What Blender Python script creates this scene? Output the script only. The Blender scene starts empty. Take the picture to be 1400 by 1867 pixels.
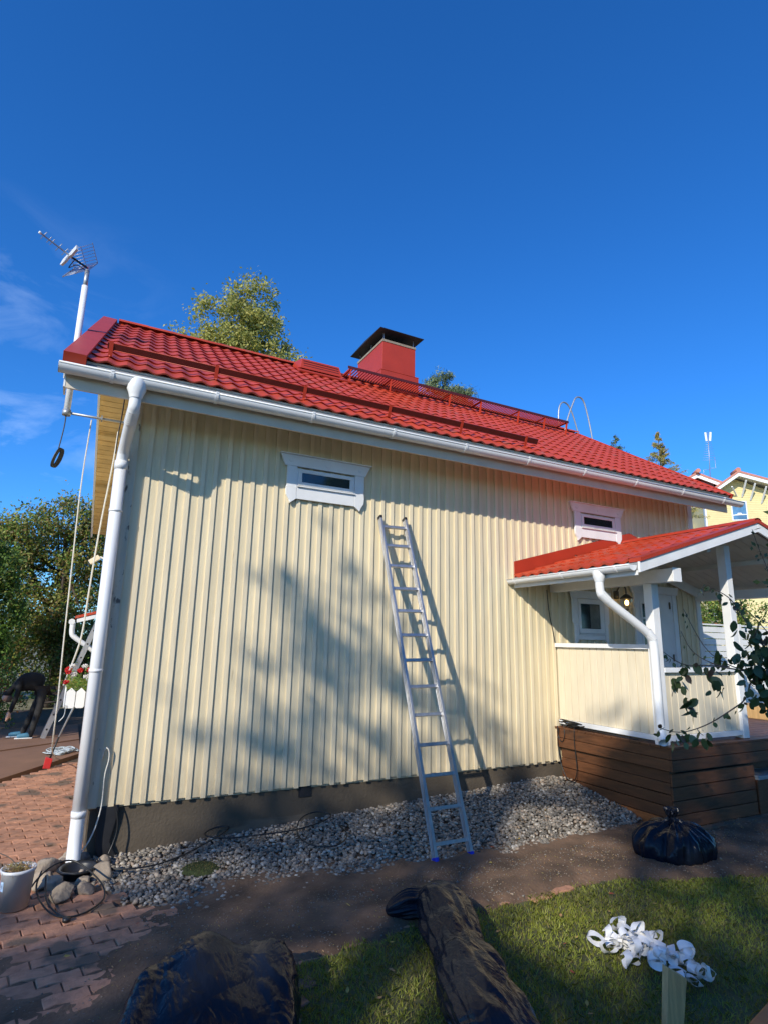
import bpy, math, random
import numpy as np
from mathutils import Vector, Matrix, noise

R = random.Random(7)
NR = np.random.RandomState(11)
sc = bpy.context.scene
COL = sc.collection
PI = math.pi

# ------------------------------------------------------------------ camera
yaw, pitch, roll = math.radians(27.5417), math.radians(12.5538), math.radians(1.1284)
fwd = Vector((math.sin(yaw) * math.cos(pitch), math.cos(yaw) * math.cos(pitch), math.sin(pitch)))
rgt = Vector((math.cos(yaw), -math.sin(yaw), 0))
upv = rgt.cross(fwd)
r2 = math.cos(roll) * rgt + math.sin(roll) * upv
u2 = -math.sin(roll) * rgt + math.cos(roll) * upv
cd = bpy.data.cameras.new("camera")
cam = bpy.data.objects.new("camera", cd)
COL.objects.link(cam)
cam.matrix_world = Matrix(((r2.x, u2.x, -fwd.x, 0), (r2.y, u2.y, -fwd.y, -5.8), (r2.z, u2.z, -fwd.z, 1.8), (0, 0, 0, 1)))
cd.sensor_fit = 'VERTICAL'; cd.sensor_height = 36; cd.sensor_width = 27
cd.lens = 36 * 1061.245 / 1867
cd.clip_start = 0.05; cd.clip_end = 2000
sc.camera = cam

# ------------------------------------------------------------------ light
SUN = Vector((0.70, 0.52, -0.486)).normalized()      # direction the light travels
w = bpy.data.worlds.new("World"); sc.world = w; w.use_nodes = True
nt = w.node_tree; nt.nodes.clear()
wo = nt.nodes.new('ShaderNodeOutputWorld'); bg = nt.nodes.new('ShaderNodeBackground')
sky = nt.nodes.new('ShaderNodeTexSky'); sky.sky_type = 'NISHITA'; sky.sun_disc = False
sky.sun_elevation = math.asin(-SUN.z); sky.sun_rotation = math.atan2(-SUN.x, -SUN.y)
sky.altitude = 100; sky.air_density = 1.0; sky.dust_density = 0.3; sky.ozone_density = 4.0
hs = nt.nodes.new('ShaderNodeHueSaturation'); hs.inputs['Saturation'].default_value = 1.08; hs.inputs['Hue'].default_value = 0.505
hs.inputs['Value'].default_value = 1.0
tn = nt.nodes.new('ShaderNodeMixRGB'); tn.blend_type = 'MULTIPLY'; tn.inputs[0].default_value = 1; tn.inputs[2].default_value = (0.56, 0.96, 1.34, 1)
nt.links.new(sky.outputs[0], tn.inputs[1]); nt.links.new(tn.outputs[0], hs.inputs['Color'])
# thin cirrus, strongest low in the west
tc = nt.nodes.new('ShaderNodeTexCoord')
mp = nt.nodes.new('ShaderNodeMapping'); mp.inputs['Scale'].default_value = (3.0, 3.0, 7.0); mp.inputs['Rotation'].default_value = (0.3, 0.5, 0.2)
n1 = nt.nodes.new('ShaderNodeTexNoise'); n1.inputs['Scale'].default_value = 2.2; n1.inputs['Detail'].default_value = 8; n1.inputs['Roughness'].default_value = 0.6
n1.inputs['Distortion'].default_value = 0.6
cr = nt.nodes.new('ShaderNodeValToRGB'); cr.color_ramp.elements[0].position = 0.50; cr.color_ramp.elements[1].position = 0.80
nt.links.new(tc.outputs['Generated'], mp.inputs[0]); nt.links.new(mp.outputs[0], n1.inputs['Vector']); nt.links.new(n1.outputs[0], cr.inputs[0])
sx = nt.nodes.new('ShaderNodeSeparateXYZ'); nt.links.new(tc.outputs['Generated'], sx.inputs[0])
mr = nt.nodes.new('ShaderNodeMapRange'); mr.inputs[1].default_value = 0.12; mr.inputs[2].default_value = -0.12; mr.inputs[3].default_value = 0; mr.inputs[4].default_value = 0.40
nt.links.new(sx.outputs['X'], mr.inputs[0])
m1 = nt.nodes.new('ShaderNodeMath'); m1.operation = 'MULTIPLY'; nt.links.new(cr.outputs[0], m1.inputs[0]); nt.links.new(mr.outputs[0], m1.inputs[1])
mr2 = nt.nodes.new('ShaderNodeMapRange'); mr2.inputs[1].default_value = 0.58; mr2.inputs[2].default_value = 0.3; mr2.inputs[3].default_value = 0; mr2.inputs[4].default_value = 1
nt.links.new(sx.outputs['Z'], mr2.inputs[0])
m2 = nt.nodes.new('ShaderNodeMath'); m2.operation = 'MULTIPLY'; nt.links.new(m1.outputs[0], m2.inputs[0]); nt.links.new(mr2.outputs[0], m2.inputs[1])
mx = nt.nodes.new('ShaderNodeMixRGB'); mx.inputs[2].default_value = (5.5, 7.0, 9.5, 1)
nt.links.new(m2.outputs[0], mx.inputs[0]); nt.links.new(hs.outputs[0], mx.inputs[1])
nt.links.new(mx.outputs[0], bg.inputs['Color']); bg.inputs['Strength'].default_value = 0.135
nt.links.new(bg.outputs[0], wo.inputs[0])
sl = bpy.data.lights.new("sun", 'SUN'); sl.energy = 4.0; sl.angle = math.radians(0.53); sl.color = (1.0, 0.93, 0.80)
so = bpy.data.objects.new("sun", sl); COL.objects.link(so); so.rotation_euler = SUN.to_track_quat('-Z', 'Y').to_euler(); so.location = (-10, -10, 10)
sc.view_settings.view_transform = 'Standard'; sc.view_settings.look = 'None'; sc.view_settings.gamma = 1
sc.view_settings.exposure = 0.25; sc.view_settings.use_curve_mapping = False
sc.render.engine = 'CYCLES'

# ------------------------------------------------------------------ materials
def mat(name, col, rough=0.6, var=0.12, scale=6.0, bump=0.0, bscale=40.0, metal=0.0, spec=0.5, stretch=(1, 1, 1), col2=None, rand=0.0,
        detail=5, spots=None, transl=0.0, coat=0.0):
    m = bpy.data.materials.new(name); m.use_nodes = True
    t = m.node_tree; b = t.nodes['Principled BSDF']; N = t.nodes.new; Lk = t.links.new
    b.inputs['Roughness'].default_value = rough; b.inputs['Metallic'].default_value = metal
    b.inputs['Specular IOR Level'].default_value = spec
    if coat: b.inputs['Coat Weight'].default_value = coat; b.inputs['Coat Roughness'].default_value = 0.25
    geo = N('ShaderNodeNewGeometry'); mp = N('ShaderNodeMapping'); mp.inputs['Scale'].default_value = stretch
    Lk(geo.outputs['Position'], mp.inputs[0])
    nz = N('ShaderNodeTexNoise'); nz.inputs['Scale'].default_value = scale; nz.inputs['Detail'].default_value = detail
    Lk(mp.outputs[0], nz.inputs['Vector'])
    c2 = col2 if col2 else tuple(min(1, c * (1 + var)) for c in col)
    c1 = col if col2 else tuple(c * (1 - var) for c in col)
    rp = N('ShaderNodeValToRGB'); rp.color_ramp.elements[0].position = 0.33; rp.color_ramp.elements[1].position = 0.67
    rp.color_ramp.elements[0].color = (*c1, 1); rp.color_ramp.elements[1].color = (*c2, 1)
    Lk(nz.outputs[0], rp.inputs[0]); out = rp.outputs[0]
    if spots:
        sp_col, sp_scale, sp_thr, sp_str = spots
        mp2 = N('ShaderNodeMapping'); mp2.inputs['Scale'].default_value = sp_str; Lk(geo.outputs['Position'], mp2.inputs[0])
        n2 = N('ShaderNodeTexNoise'); n2.inputs['Scale'].default_value = sp_scale; n2.inputs['Detail'].default_value = 4; Lk(mp2.outputs[0], n2.inputs['Vector'])
        r2_ = N('ShaderNodeValToRGB'); r2_.color_ramp.elements[0].position = sp_thr; r2_.color_ramp.elements[1].position = min(1, sp_thr + 0.06); Lk(n2.outputs[0], r2_.inputs[0])
        mm = N('ShaderNodeMixRGB'); mm.inputs[2].default_value = (*sp_col, 1); Lk(r2_.outputs[0], mm.inputs[0]); Lk(out, mm.inputs[1]); out = mm.outputs[0]
    if rand:
        oi = N('ShaderNodeObjectInfo'); mr_ = N('ShaderNodeMapRange'); mr_.inputs[3].default_value = 1 - rand; mr_.inputs[4].default_value = 1 + rand
        Lk(oi.outputs['Random'], mr_.inputs[0])
        mu = N('ShaderNodeVectorMath'); mu.operation = 'SCALE'; Lk(out, mu.inputs[0]); Lk(mr_.outputs[0], mu.inputs['Scale']); out = mu.outputs[0]
    Lk(out, b.inputs['Base Color'])
    if bump:
        n3 = N('ShaderNodeTexNoise'); n3.inputs['Scale'].default_value = bscale; n3.inputs['Detail'].default_value = 6; Lk(mp.outputs[0], n3.inputs['Vector'])
        bp = N('ShaderNodeBump'); bp.inputs['Strength'].default_value = bump; bp.inputs['Distance'].default_value = 0.01
        Lk(n3.outputs[0], bp.inputs['Height']); Lk(bp.outputs[0], b.inputs['Normal'])
    if transl:
        tr = N('ShaderNodeBsdfTranslucent'); Lk(out, tr.inputs['Color']); ms = N('ShaderNodeMixShader'); ms.inputs[0].default_value = transl
        o = t.nodes['Material Output']; Lk(b.outputs[0], ms.inputs[1]); Lk(tr.outputs[0], ms.inputs[2]); Lk(ms.outputs[0], o.inputs[0])
    return m

M = {}
M['cream'] = mat('cream_painted_wood', (0.76, 0.645, 0.42), 0.62, 0.06, 3.0, 0.25, 30, stretch=(6, 6, 0.7), rand=0.07, spots=((0.55, 0.44, 0.27), 9, 0.70, (3, 3, 0.35)))
M['cream2'] = mat('cream_batten_wood', (0.80, 0.68, 0.46), 0.6, 0.06, 4.0, 0.25, 30, stretch=(6, 6, 0.7), rand=0.05, spots=((0.50, 0.40, 0.25), 12, 0.72, (3, 3, 0.25)))
M['peel'] = mat('weathered_cream_wood', (0.62, 0.54, 0.40), 0.7, 0.1, 4.0, 0.4, 30, stretch=(6, 6, 0.7), spots=((0.13, 0.11, 0.09), 7, 0.64, (2, 2, 0.9)))
M['porchcream'] = mat('pale_cream_paint', (0.76, 0.66, 0.48), 0.55, 0.05, 4.0, 0.15, 40, stretch=(5, 5, 0.8), rand=0.03)
M['white'] = mat('white_paint', (0.80, 0.80, 0.79), 0.45, 0.05, 5.0, 0.08, 40)
M['fascia'] = mat('off_white_fascia', (0.68, 0.59, 0.47), 0.6, 0.06, 4)
M['whitemetal'] = mat('white_coated_steel', (0.80, 0.80, 0.79), 0.28, 0.04, 3.0, spots=((0.60, 0.58, 0.54), 5, 0.72, (1, 1, 1)), coat=0.3)
M['greyflash'] = mat('grey_drip_metal', (0.30, 0.31, 0.31), 0.5, 0.12, 12)
M['red'] = mat('red_coated_tile', (0.48, 0.056, 0.020), 0.46, 0.12, 3, 0.1, 60, rand=0.07, spots=((0.38, 0.085, 0.05), 5, 0.60, (1, 1, 1)))
M['redflat'] = mat('red_coated_steel', (0.42, 0.042, 0.017), 0.42, 0.06, 4, spots=((0.34, 0.05, 0.045), 4, 0.68, (1, 1, 1)))
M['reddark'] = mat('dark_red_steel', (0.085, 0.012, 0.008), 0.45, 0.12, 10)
M['black'] = mat('black_metal', (0.018, 0.018, 0.02), 0.5, 0.2, 10)
M['galv'] = mat('galvanised_steel', (0.42, 0.44, 0.46), 0.45, 0.12, 20, metal=0.6)
M['alu'] = mat('aluminium', (0.50, 0.50, 0.51), 0.36, 0.10, 25, 0.15, 60, metal=0.75, stretch=(1, 1, 0.2), spots=((0.35, 0.35, 0.36), 30, 0.68, (1, 1, 1)))
M['blue'] = mat('blue_plastic', (0.02, 0.03, 0.45), 0.45)
M['concrete'] = mat('brown_concrete', (0.090, 0.070, 0.048), 0.88, 0.16, 2.5, 0.6, 45, spots=((0.13, 0.105, 0.075), 2.0, 0.60, (0.5, 1, 2.5)))
M['crown'] = mat('chimney_mortar', (0.28, 0.24, 0.18), 0.9, 0.2, 20, 0.5, 60)
M['glass'] = mat('window_glass', (0.018, 0.024, 0.032), 0.06, 0.5, 4, spec=0.9)
M['deck'] = mat('brown_stained_wood', (0.115, 0.044, 0.017), 0.5, 0.25, 5, 0.35, 30, stretch=(1, 1, 9), rand=0.16, spots=((0.07, 0.03, 0.015), 3, 0.62, (1, 1, 4)))
M['deckor'] = mat('orange_wood', (0.34, 0.11, 0.03), 0.5, 0.2, 5, 0.3, 30, stretch=(1, 1, 9))
M['yellowplank'] = mat('yellow_soffit_wood', (0.70, 0.50, 0.22), 0.6, 0.1, 6, 0.1, 40, rand=0.08)
M['porchceil'] = mat('porch_ceiling_paint', (0.62, 0.60, 0.55), 0.6, 0.06, 5)
M['paver'] = mat('red_paver', (0.42, 0.205, 0.120), 0.85, 0.2, 14, 0.5, 70, rand=0.18, spots=((0.16, 0.105, 0.07), 2.6, 0.55, (1, 1, 1)))
M['joint'] = mat('joint_sand', (0.075, 0.050, 0.032), 0.95, 0.3, 30, 0.4, 90)
M['dirt'] = mat('brown_dirt', (0.078, 0.047, 0.027), 0.95, 0.3, 3.5, 0.9, 45, col2=(0.19, 0.112, 0.066), detail=10, spots=((0.21, 0.165, 0.12), 60, 0.66, (1, 1, 1)))
M['strip'] = mat('brown_driveway', (0.20, 0.105, 0.062), 0.9, 0.12, 2.0, 0.3, 80, spots=((0.26, 0.20, 0.15), 50, 0.71, (1, 1, 1)))
M['soil'] = mat('lawn_soil', (0.085, 0.085, 0.03), 0.95, 0.3, 10, 0.4, 60)
M['ground'] = mat('far_ground', (0.20, 0.18, 0.10), 0.95, 0.3, 1.0, 0.3, 20)
M['bark'] = mat('bark', (0.075, 0.055, 0.040), 0.9, 0.3, 12, 0.6, 30)
M['birchbark'] = mat('birch_bark', (0.55, 0.52, 0.47), 0.8, 0.3, 8, 0.3, 30, spots=((0.05, 0.05, 0.05), 6, 0.6, (1, 1, 5)))
M['twig'] = mat('twig', (0.11, 0.08, 0.06), 0.8, 0.2, 30)
M['bag'] = mat('black_plastic_bag', (0.008, 0.010, 0.014), 0.22, 0.25, 6, 0.45, 14, spec=0.6, stretch=(3, 1, 1))
def bagmat():
    m = bpy.data.materials.new('black_plastic_bag'); m.use_nodes = True; t = m.node_tree; b = t.nodes['Principled BSDF']; N = t.nodes.new; Lk = t.links.new
    b.inputs['Base Color'].default_value = (.009, .012, .020, 1); b.inputs['Specular IOR Level'].default_value = .17
    g = N('ShaderNodeNewGeometry'); mp = N('ShaderNodeMapping'); mp.inputs['Scale'].default_value = (2.2, 1, 1.2); Lk(g.outputs['Position'], mp.inputs[0])
    n0 = N('ShaderNodeTexNoise'); n0.inputs['Scale'].default_value = 4; n0.inputs['Detail'].default_value = 3; Lk(mp.outputs[0], n0.inputs['Vector'])
    mix = N('ShaderNodeMixRGB'); mix.inputs[0].default_value = .35; Lk(mp.outputs[0], mix.inputs[1]); Lk(n0.outputs['Color'], mix.inputs[2])
    v1 = N('ShaderNodeTexVoronoi'); v1.feature = 'DISTANCE_TO_EDGE'; v1.inputs['Scale'].default_value = 8; Lk(mix.outputs[0], v1.inputs['Vector'])
    v2 = N('ShaderNodeTexVoronoi'); v2.feature = 'DISTANCE_TO_EDGE'; v2.inputs['Scale'].default_value = 22; Lk(mix.outputs[0], v2.inputs['Vector'])
    mq = N('ShaderNodeMapping'); mq.inputs['Scale'].default_value = (5, .8, 1.2); mq.inputs['Rotation'].default_value = (0, 0, .35); Lk(g.outputs['Position'], mq.inputs[0]); n1 = N('ShaderNodeTexNoise'); n1.inputs['Scale'].default_value = 6; n1.inputs['Detail'].default_value = 5; n1.inputs['Distortion'].default_value = .8; Lk(mq.outputs[0], n1.inputs['Vector'])
    a1 = N('ShaderNodeMath'); a1.operation = 'MULTIPLY_ADD'; a1.inputs[1].default_value = .12; Lk(v2.outputs[0], a1.inputs[0]); Lk(v1.outputs[0], a1.inputs[2])
    a2 = N('ShaderNodeMath'); a2.operation = 'MULTIPLY_ADD'; a2.inputs[1].default_value = .45; Lk(n1.outputs[0], a2.inputs[0]); Lk(a1.outputs[0], a2.inputs[2])
    bp = N('ShaderNodeBump'); bp.inputs['Strength'].default_value = .38; bp.inputs['Distance'].default_value = .02; Lk(a2.outputs[0], bp.inputs['Height']); Lk(bp.outputs[0], b.inputs['Normal'])
    mr_ = N('ShaderNodeMapRange'); mr_.inputs[3].default_value = .12; mr_.inputs[4].default_value = .26; Lk(n0.outputs[0], mr_.inputs[0]); Lk(mr_.outputs[0], b.inputs['Roughness'])
    return m
M['bag'] = bagmat()
M['rubber'] = mat('black_rubber', (0.014, 0.014, 0.014), 0.4, 0.2, 20)
M['bucket'] = mat('white_plastic', (0.62, 0.63, 0.64), 0.4, 0.06, 8)
M['rope'] = mat('pale_rope', (0.66, 0.63, 0.56), 0.8, 0.1, 60)
M['ropeblue'] = mat('blue_grey_rope', (0.40, 0.45, 0.48), 0.8, 0.25, 60)
M['stake'] = mat('cut_timber', (0.58, 0.36, 0.16), 0.7, 0.16, 8, 0.4, 40, stretch=(6, 6, 0.7), spots=((0.26, 0.16, 0.08), 5, 0.66, (3, 3, 0.6)))
M['ribbon'] = mat('white_ribbon', (0.85, 0.84, 0.82), 0.6, 0.07, 12, 0.4, 30, transl=0.15)
M['redplastic'] = mat('red_plastic', (0.55, 0.03, 0.03), 0.4)
M['moss'] = mat('moss', (0.045, 0.055, 0.012), 0.95, 0.4, 30, 0.9, 70)
M['lampmetal'] = mat('bronze_lamp_metal', (0.16, 0.13, 0.09), 0.4, 0.2, 20, metal=0.5)
M['ywall'] = mat('yellow_painted_boards', (0.74, 0.61, 0.30), 0.6, 0.05, 3)
M['salmon'] = mat('salmon_roof_tile', (0.50, 0.20, 0.14), 0.7, 0.12, 6)
M['skin'] = mat('skin', (0.45, 0.26, 0.18), 0.5)
M['cloth_dark'] = mat('dark_cloth', (0.004, 0.004, 0.005), 0.9, 0.2, 20, 0.2, 60)
M['cloth_grey'] = mat('grey_trousers', (0.020, 0.019, 0.019), 0.9, 0.2, 20, 0.2, 60)
M['shoe'] = mat('blue_shoe', (0.05, 0.17, 0.26), 0.6)
M['glassclear'] = None
def leafmat(name, c, tr=0.45, rough=0.5, v=0.25): return mat(name, c, rough, v, 1.3, transl=tr)
M['lf_birch'] = leafmat('birch_leaf', (0.52, 0.47, 0.13)); M['lf_birch2'] = leafmat('birch_leaf_green', (0.34, 0.36, 0.10))
M['lf_gr'] = leafmat('green_leaf', (0.17, 0.28, 0.045)); M['lf_dk'] = leafmat('dark_green_leaf', (0.075, 0.13, 0.028))
M['lf_br'] = leafmat('brown_leaf', (0.32, 0.23, 0.08)); M['lf_ol'] = leafmat('olive_leaf', (0.34, 0.35, 0.07)); M['lf_or'] = leafmat('orange_leaf', (0.35, 0.11, 0.02))
M['lf_ap'] = leafmat('apple_leaf', (0.055, 0.085, 0.028), 0.2, 0.42, 0.35); M['lf_ap2'] = leafmat('reddish_apple_leaf', (0.075, 0.048, 0.030), 0.2, 0.45)
M['needle'] = leafmat('needle', (0.06, 0.095, 0.035), 0.1, 0.6); M['needle2'] = leafmat('pale_needle', (0.24, 0.29, 0.13), 0.1, 0.6); M['thuja'] = leafmat('yellow_needle', (0.46, 0.31, 0.07), 0.15)
M['grass'] = leafmat('grass_blade', (0.30, 0.33, 0.048), 0.4, 0.5, 0.35); M['grass2'] = leafmat('dry_grass_blade', (0.36, 0.30, 0.10), 0.4, 0.6)
M['petalred'] = leafmat('red_petal', (0.65, 0.02, 0.02), 0.2); M['petalwhite'] = leafmat('white_petal', (0.8, 0.78, 0.75), 0.2)
M['leafyellow'] = leafmat('yellow_fallen_leaf', (0.48, 0.34, 0.08), 0.2); M['leaftan'] = leafmat('tan_fallen_leaf', (0.42, 0.24, 0.10), 0.2); M['leafred'] = leafmat('red_fallen_leaf', (0.40, 0.08, 0.04), 0.2)

# gravel: each stone its own tone from a cell pattern
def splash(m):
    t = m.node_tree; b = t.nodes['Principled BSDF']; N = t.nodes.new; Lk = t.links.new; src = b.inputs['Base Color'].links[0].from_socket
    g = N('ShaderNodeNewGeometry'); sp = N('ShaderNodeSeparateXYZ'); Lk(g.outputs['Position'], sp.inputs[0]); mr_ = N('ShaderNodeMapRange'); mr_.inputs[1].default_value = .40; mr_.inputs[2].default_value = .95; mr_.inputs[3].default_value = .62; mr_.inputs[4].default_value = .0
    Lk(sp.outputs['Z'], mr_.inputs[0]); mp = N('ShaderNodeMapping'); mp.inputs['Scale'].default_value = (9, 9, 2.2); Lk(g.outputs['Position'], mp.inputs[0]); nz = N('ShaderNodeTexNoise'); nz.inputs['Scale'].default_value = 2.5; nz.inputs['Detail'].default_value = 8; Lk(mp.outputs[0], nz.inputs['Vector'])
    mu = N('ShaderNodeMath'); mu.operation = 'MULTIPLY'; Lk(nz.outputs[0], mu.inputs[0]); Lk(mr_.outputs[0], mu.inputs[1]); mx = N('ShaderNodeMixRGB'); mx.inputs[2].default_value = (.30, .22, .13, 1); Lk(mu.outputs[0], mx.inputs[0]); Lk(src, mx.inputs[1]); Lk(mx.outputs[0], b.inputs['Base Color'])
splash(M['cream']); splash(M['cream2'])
def gravelmat():
    m = bpy.data.materials.new('gravel_stone'); m.use_nodes = True; t = m.node_tree; b = t.nodes['Principled BSDF']; N = t.nodes.new
    at = N('ShaderNodeAttribute'); at.attribute_name = 'tone'
    rp = N('ShaderNodeValToRGB'); e = rp.color_ramp.elements
    e[0].position = 0; e[0].color = (0.085, 0.075, 0.062, 1); e[1].position = 1; e[1].color = (0.46, 0.41, 0.34, 1)
    for p, c in ((0.3, (0.17, 0.15, 0.122, 1)), (0.6, (0.24, 0.212, 0.172, 1)), (0.75, (0.31, 0.225, 0.155, 1)), (0.88, (0.36, 0.325, 0.27, 1))):
        q = e.new(p); q.color = c
    t.links.new(at.outputs['Fac'], rp.inputs[0]); t.links.new(rp.outputs[0], b.inputs['Base Color']); b.inputs['Roughness'].default_value = 0.75
    return m
M['gravel'] = gravelmat()
M['rock'] = mat('field_stone', (0.30, 0.24, 0.175), 0.85, 0.3, 7, 0.8, 40, rand=0.22, spots=((0.16, 0.13, 0.11), 9, 0.58, (1, 1, 1)))
def emis(name, c, s):
    m = bpy.data.materials.new(name); m.use_nodes = True; b = m.node_tree.nodes['Principled BSDF']
    b.inputs['Base Color'].default_value = (*c, 1); b.inputs['Emission Color'].default_value = (*c, 1); b.inputs['Emission Strength'].default_value = s
    return m
M['bulb'] = emis('lit_bulb', (1.0, 0.62, 0.22), 9)
def clearglass():
    m = bpy.data.materials.new('lamp_glass'); m.use_nodes = True; b = m.node_tree.nodes['Principled BSDF']
    b.inputs['Transmission Weight'].default_value = 1; b.inputs['Roughness'].default_value = 0.12; b.inputs['IOR'].default_value = 1.2
    b.inputs['Base Color'].default_value = (0.9, 0.88, 0.8, 1); return m
M['glassclear'] = clearglass()

# ------------------------------------------------------------------ mesh helpers
class MB:
    def __init__(s): s.v = []; s.f = []; s.m = []; s.s = []
    def add(s, vs, fs, mi=0, sm=False):
        o = len(s.v); s.v += [tuple(p) for p in vs]
        for f in fs: s.f.append(tuple(i + o for i in f)); s.m.append(mi); s.s.append(sm)
        return s
    def box(s, x0, x1, y0, y1, z0, z1, mi=0):
        return s.add([(x0, y0, z0), (x1, y0, z0), (x1, y1, z0), (x0, y1, z0), (x0, y0, z1), (x1, y0, z1), (x1, y1, z1), (x0, y1, z1)],
                     [(0, 3, 2, 1), (4, 5, 6, 7), (0, 1, 5, 4), (1, 2, 6, 5), (2, 3, 7, 6), (3, 0, 4, 7)], mi)
    def hexa(s, p, mi=0):   # 8 points: bottom quad, top quad
        return s.add(p, [(0, 3, 2, 1), (4, 5, 6, 7), (0, 1, 5, 4), (1, 2, 6, 5), (2, 3, 7, 6), (3, 0, 4, 7)], mi)
    def beam(s, a, b, wd, ht, up=(0, 0, 1), mi=0):
        a = Vector(a); b = Vector(b); d = (b - a).normalized(); sd = d.cross(Vector(up)).normalized(); u = sd.cross(d)
        p = []
        for q in (a, b):
            pass
        sd = sd * wd / 2; u = u * ht / 2
        return s.add([a - sd - u, b - sd - u, b + sd - u, a + sd - u, a - sd + u, b - sd + u, b + sd + u, a + sd + u],
                     [(0, 3, 2, 1), (4, 5, 6, 7), (0, 1, 5, 4), (1, 2, 6, 5), (2, 3, 7, 6), (3, 0, 4, 7)], mi)
    def prism(s, poly, a, b, axis='y', mi=0):   # poly in the other two axes
        n = len(poly)
        def P(q, c):
            if axis == 'y': return (q[0], c, q[1])
            if axis == 'x': return (c, q[0], q[1])
            return (q[0], q[1], c)
        vs = [P(q, a) for q in poly] + [P(q, b) for q in poly]
        fs = [tuple(range(n)), tuple(range(2 * n - 1, n - 1, -1))] + [(i, i + n, (i + 1) % n + n, (i + 1) % n) for i in range(n)]
        return s.add(vs, fs, mi)
    def tube(s, pts, r, n=8, mi=0, cap=True, sm=True):
        pts = [Vector(p) for p in pts]; k = len(pts); rs = r if isinstance(r, (list, tuple)) else [r] * k
        o = len(s.v); ref = None
        for i, p in enumerate(pts):
            d = (pts[min(i + 1, k - 1)] - pts[max(i - 1, 0)])
            d = d.normalized() if d.length > 1e-9 else Vector((0, 0, 1))
            if ref is None: ref = d.orthogonal().normalized()
            a = (ref - d * ref.dot(d)); a = a.normalized() if a.length > 1e-6 else d.orthogonal().normalized(); ref = a; b = d.cross(a)
            for j in range(n):
                t = 2 * PI * j / n; q = p + (a * math.cos(t) + b * math.sin(t)) * rs[i]; s.v.append(tuple(q))
        for i in range(k - 1):
            for j in range(n):
                s.f.append((o + i * n + j, o + i * n + (j + 1) % n, o + (i + 1) * n + (j + 1) % n, o + (i + 1) * n + j)); s.m.append(mi); s.s.append(sm)
        if cap:
            s.f.append(tuple(o + j for j in range(n - 1, -1, -1))); s.m.append(mi); s.s.append(False)
            s.f.append(tuple(o + (k - 1) * n + j for j in range(n))); s.m.append(mi); s.s.append(False)
        return s
    def lathe(s, prof, c, n=20, mi=0, sm=True):
        o = len(s.v)
        for r, z in prof:
            for j in range(n): t = 2 * PI * j / n; s.v.append((c[0] + r * math.cos(t), c[1] + r * math.sin(t), c[2] + z))
        for i in range(len(prof) - 1):
            for j in range(n): s.f.append((o + i * n + j, o + i * n + (j + 1) % n, o + (i + 1) * n + (j + 1) % n, o + (i + 1) * n + j)); s.m.append(mi); s.s.append(sm)
        return s
    def mesh(s, name, mats):
        me = bpy.data.meshes.new(name); me.from_pydata(s.v, [], s.f)
        for m in (mats if isinstance(mats, (list, tuple)) else [mats]): me.materials.append(M[m] if isinstance(m, str) else m)
        me.polygons.foreach_set('material_index', s.m); me.polygons.foreach_set('use_smooth', s.s); me.update(); return me
    def obj(s, name, mats, parent=None, bevel=0.0, **kw):
        return link(name, s.mesh(name, mats), parent, bevel=bevel, **kw)

def link(name, me, parent=None, loc=None, rot=None, bevel=0.0, label=None, cat=None, group=None, kind=None):
    o = bpy.data.objects.new(name, me); COL.objects.link(o)
    if parent: o.parent = parent; o.matrix_parent_inverse = parent.matrix_world.inverted() if False else Matrix.Translation(-PIN.get(parent.name, Vector((0, 0, 0))))
    if loc: o.location = loc
    if rot: o.rotation_euler = rot
    if bevel:
        bm = o.modifiers.new('bevel', 'BEVEL'); bm.width = bevel; bm.segments = 2; bm.limit_method = 'ANGLE'
    if label: o['label'] = label
    if cat: o['category'] = cat
    if group: o['group'] = group
    if kind: o['kind'] = kind
    return o
PIN = {}
def thing(name, label, cat, loc=(0, 0, 0), group=None, kind=None):
    o = bpy.data.objects.new(name, None); COL.objects.link(o); o.location = loc; o['label'] = label; o['category'] = cat
    if group: o['group'] = group
    if kind: o['kind'] = kind
    o.empty_display_size = 0.1
    PIN[o.name] = Vector(loc); return o
def sub(o, parent):   # part placed in world coordinates under a part that itself has no transform
    o.parent = parent; o.matrix_parent_inverse = Matrix.Identity(4); return o
def chaikin(p, n=2):
    p = [Vector(q) for q in p]
    for _ in range(n):
        q = [p[0]]
        for a, b in zip(p, p[1:]): q += [a * .75 + b * .25, a * .25 + b * .75]
        q.append(p[-1]); p = q
    return p

def foliage(name, pts, sizes, mats, weights, parent=None, updown=0.6, seed=1, aspect=0.55, face=1.0, **kw):
    """leaf-sized rhombs at the given points"""
    rs = np.random.RandomState(seed); P = np.asarray(pts, float); n = len(P); S = np.asarray(sizes, float).reshape(-1, 1) * np.ones((n, 1))
    nrm = rs.normal(size=(n, 3)) + np.array([-.45, -.38, .65]) * face
    a = rs.normal(size=(n, 3)); a[:, 2] -= updown; nrm /= np.linalg.norm(nrm, axis=1, keepdims=True); a -= nrm * (a * nrm).sum(1, keepdims=True); a /= np.linalg.norm(a, axis=1, keepdims=True)
    b = np.cross(nrm, a)
    V = np.empty((n, 4, 3)); V[:, 0] = P - a * S * .5; V[:, 1] = P + b * S * .5 * aspect; V[:, 2] = P + a * S * .5; V[:, 3] = P - b * S * .5 * aspect
    me = bpy.data.meshes.new(name); me.vertices.add(4 * n); me.vertices.foreach_set('co', V.ravel())
    me.loops.add(4 * n); me.loops.foreach_set('vertex_index', np.arange(4 * n)); me.polygons.add(n)
    me.polygons.foreach_set('loop_start', np.arange(0, 4 * n, 4)); me.polygons.foreach_set('loop_total', np.full(n, 4))
    for m in mats: me.materials.append(M[m])
    me.polygons.foreach_set('material_index', rs.choice(len(mats), n, p=np.array(weights) / sum(weights)).astype(np.int32)); me.update(calc_edges=True)
    return link(name, me, parent, **kw)
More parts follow.
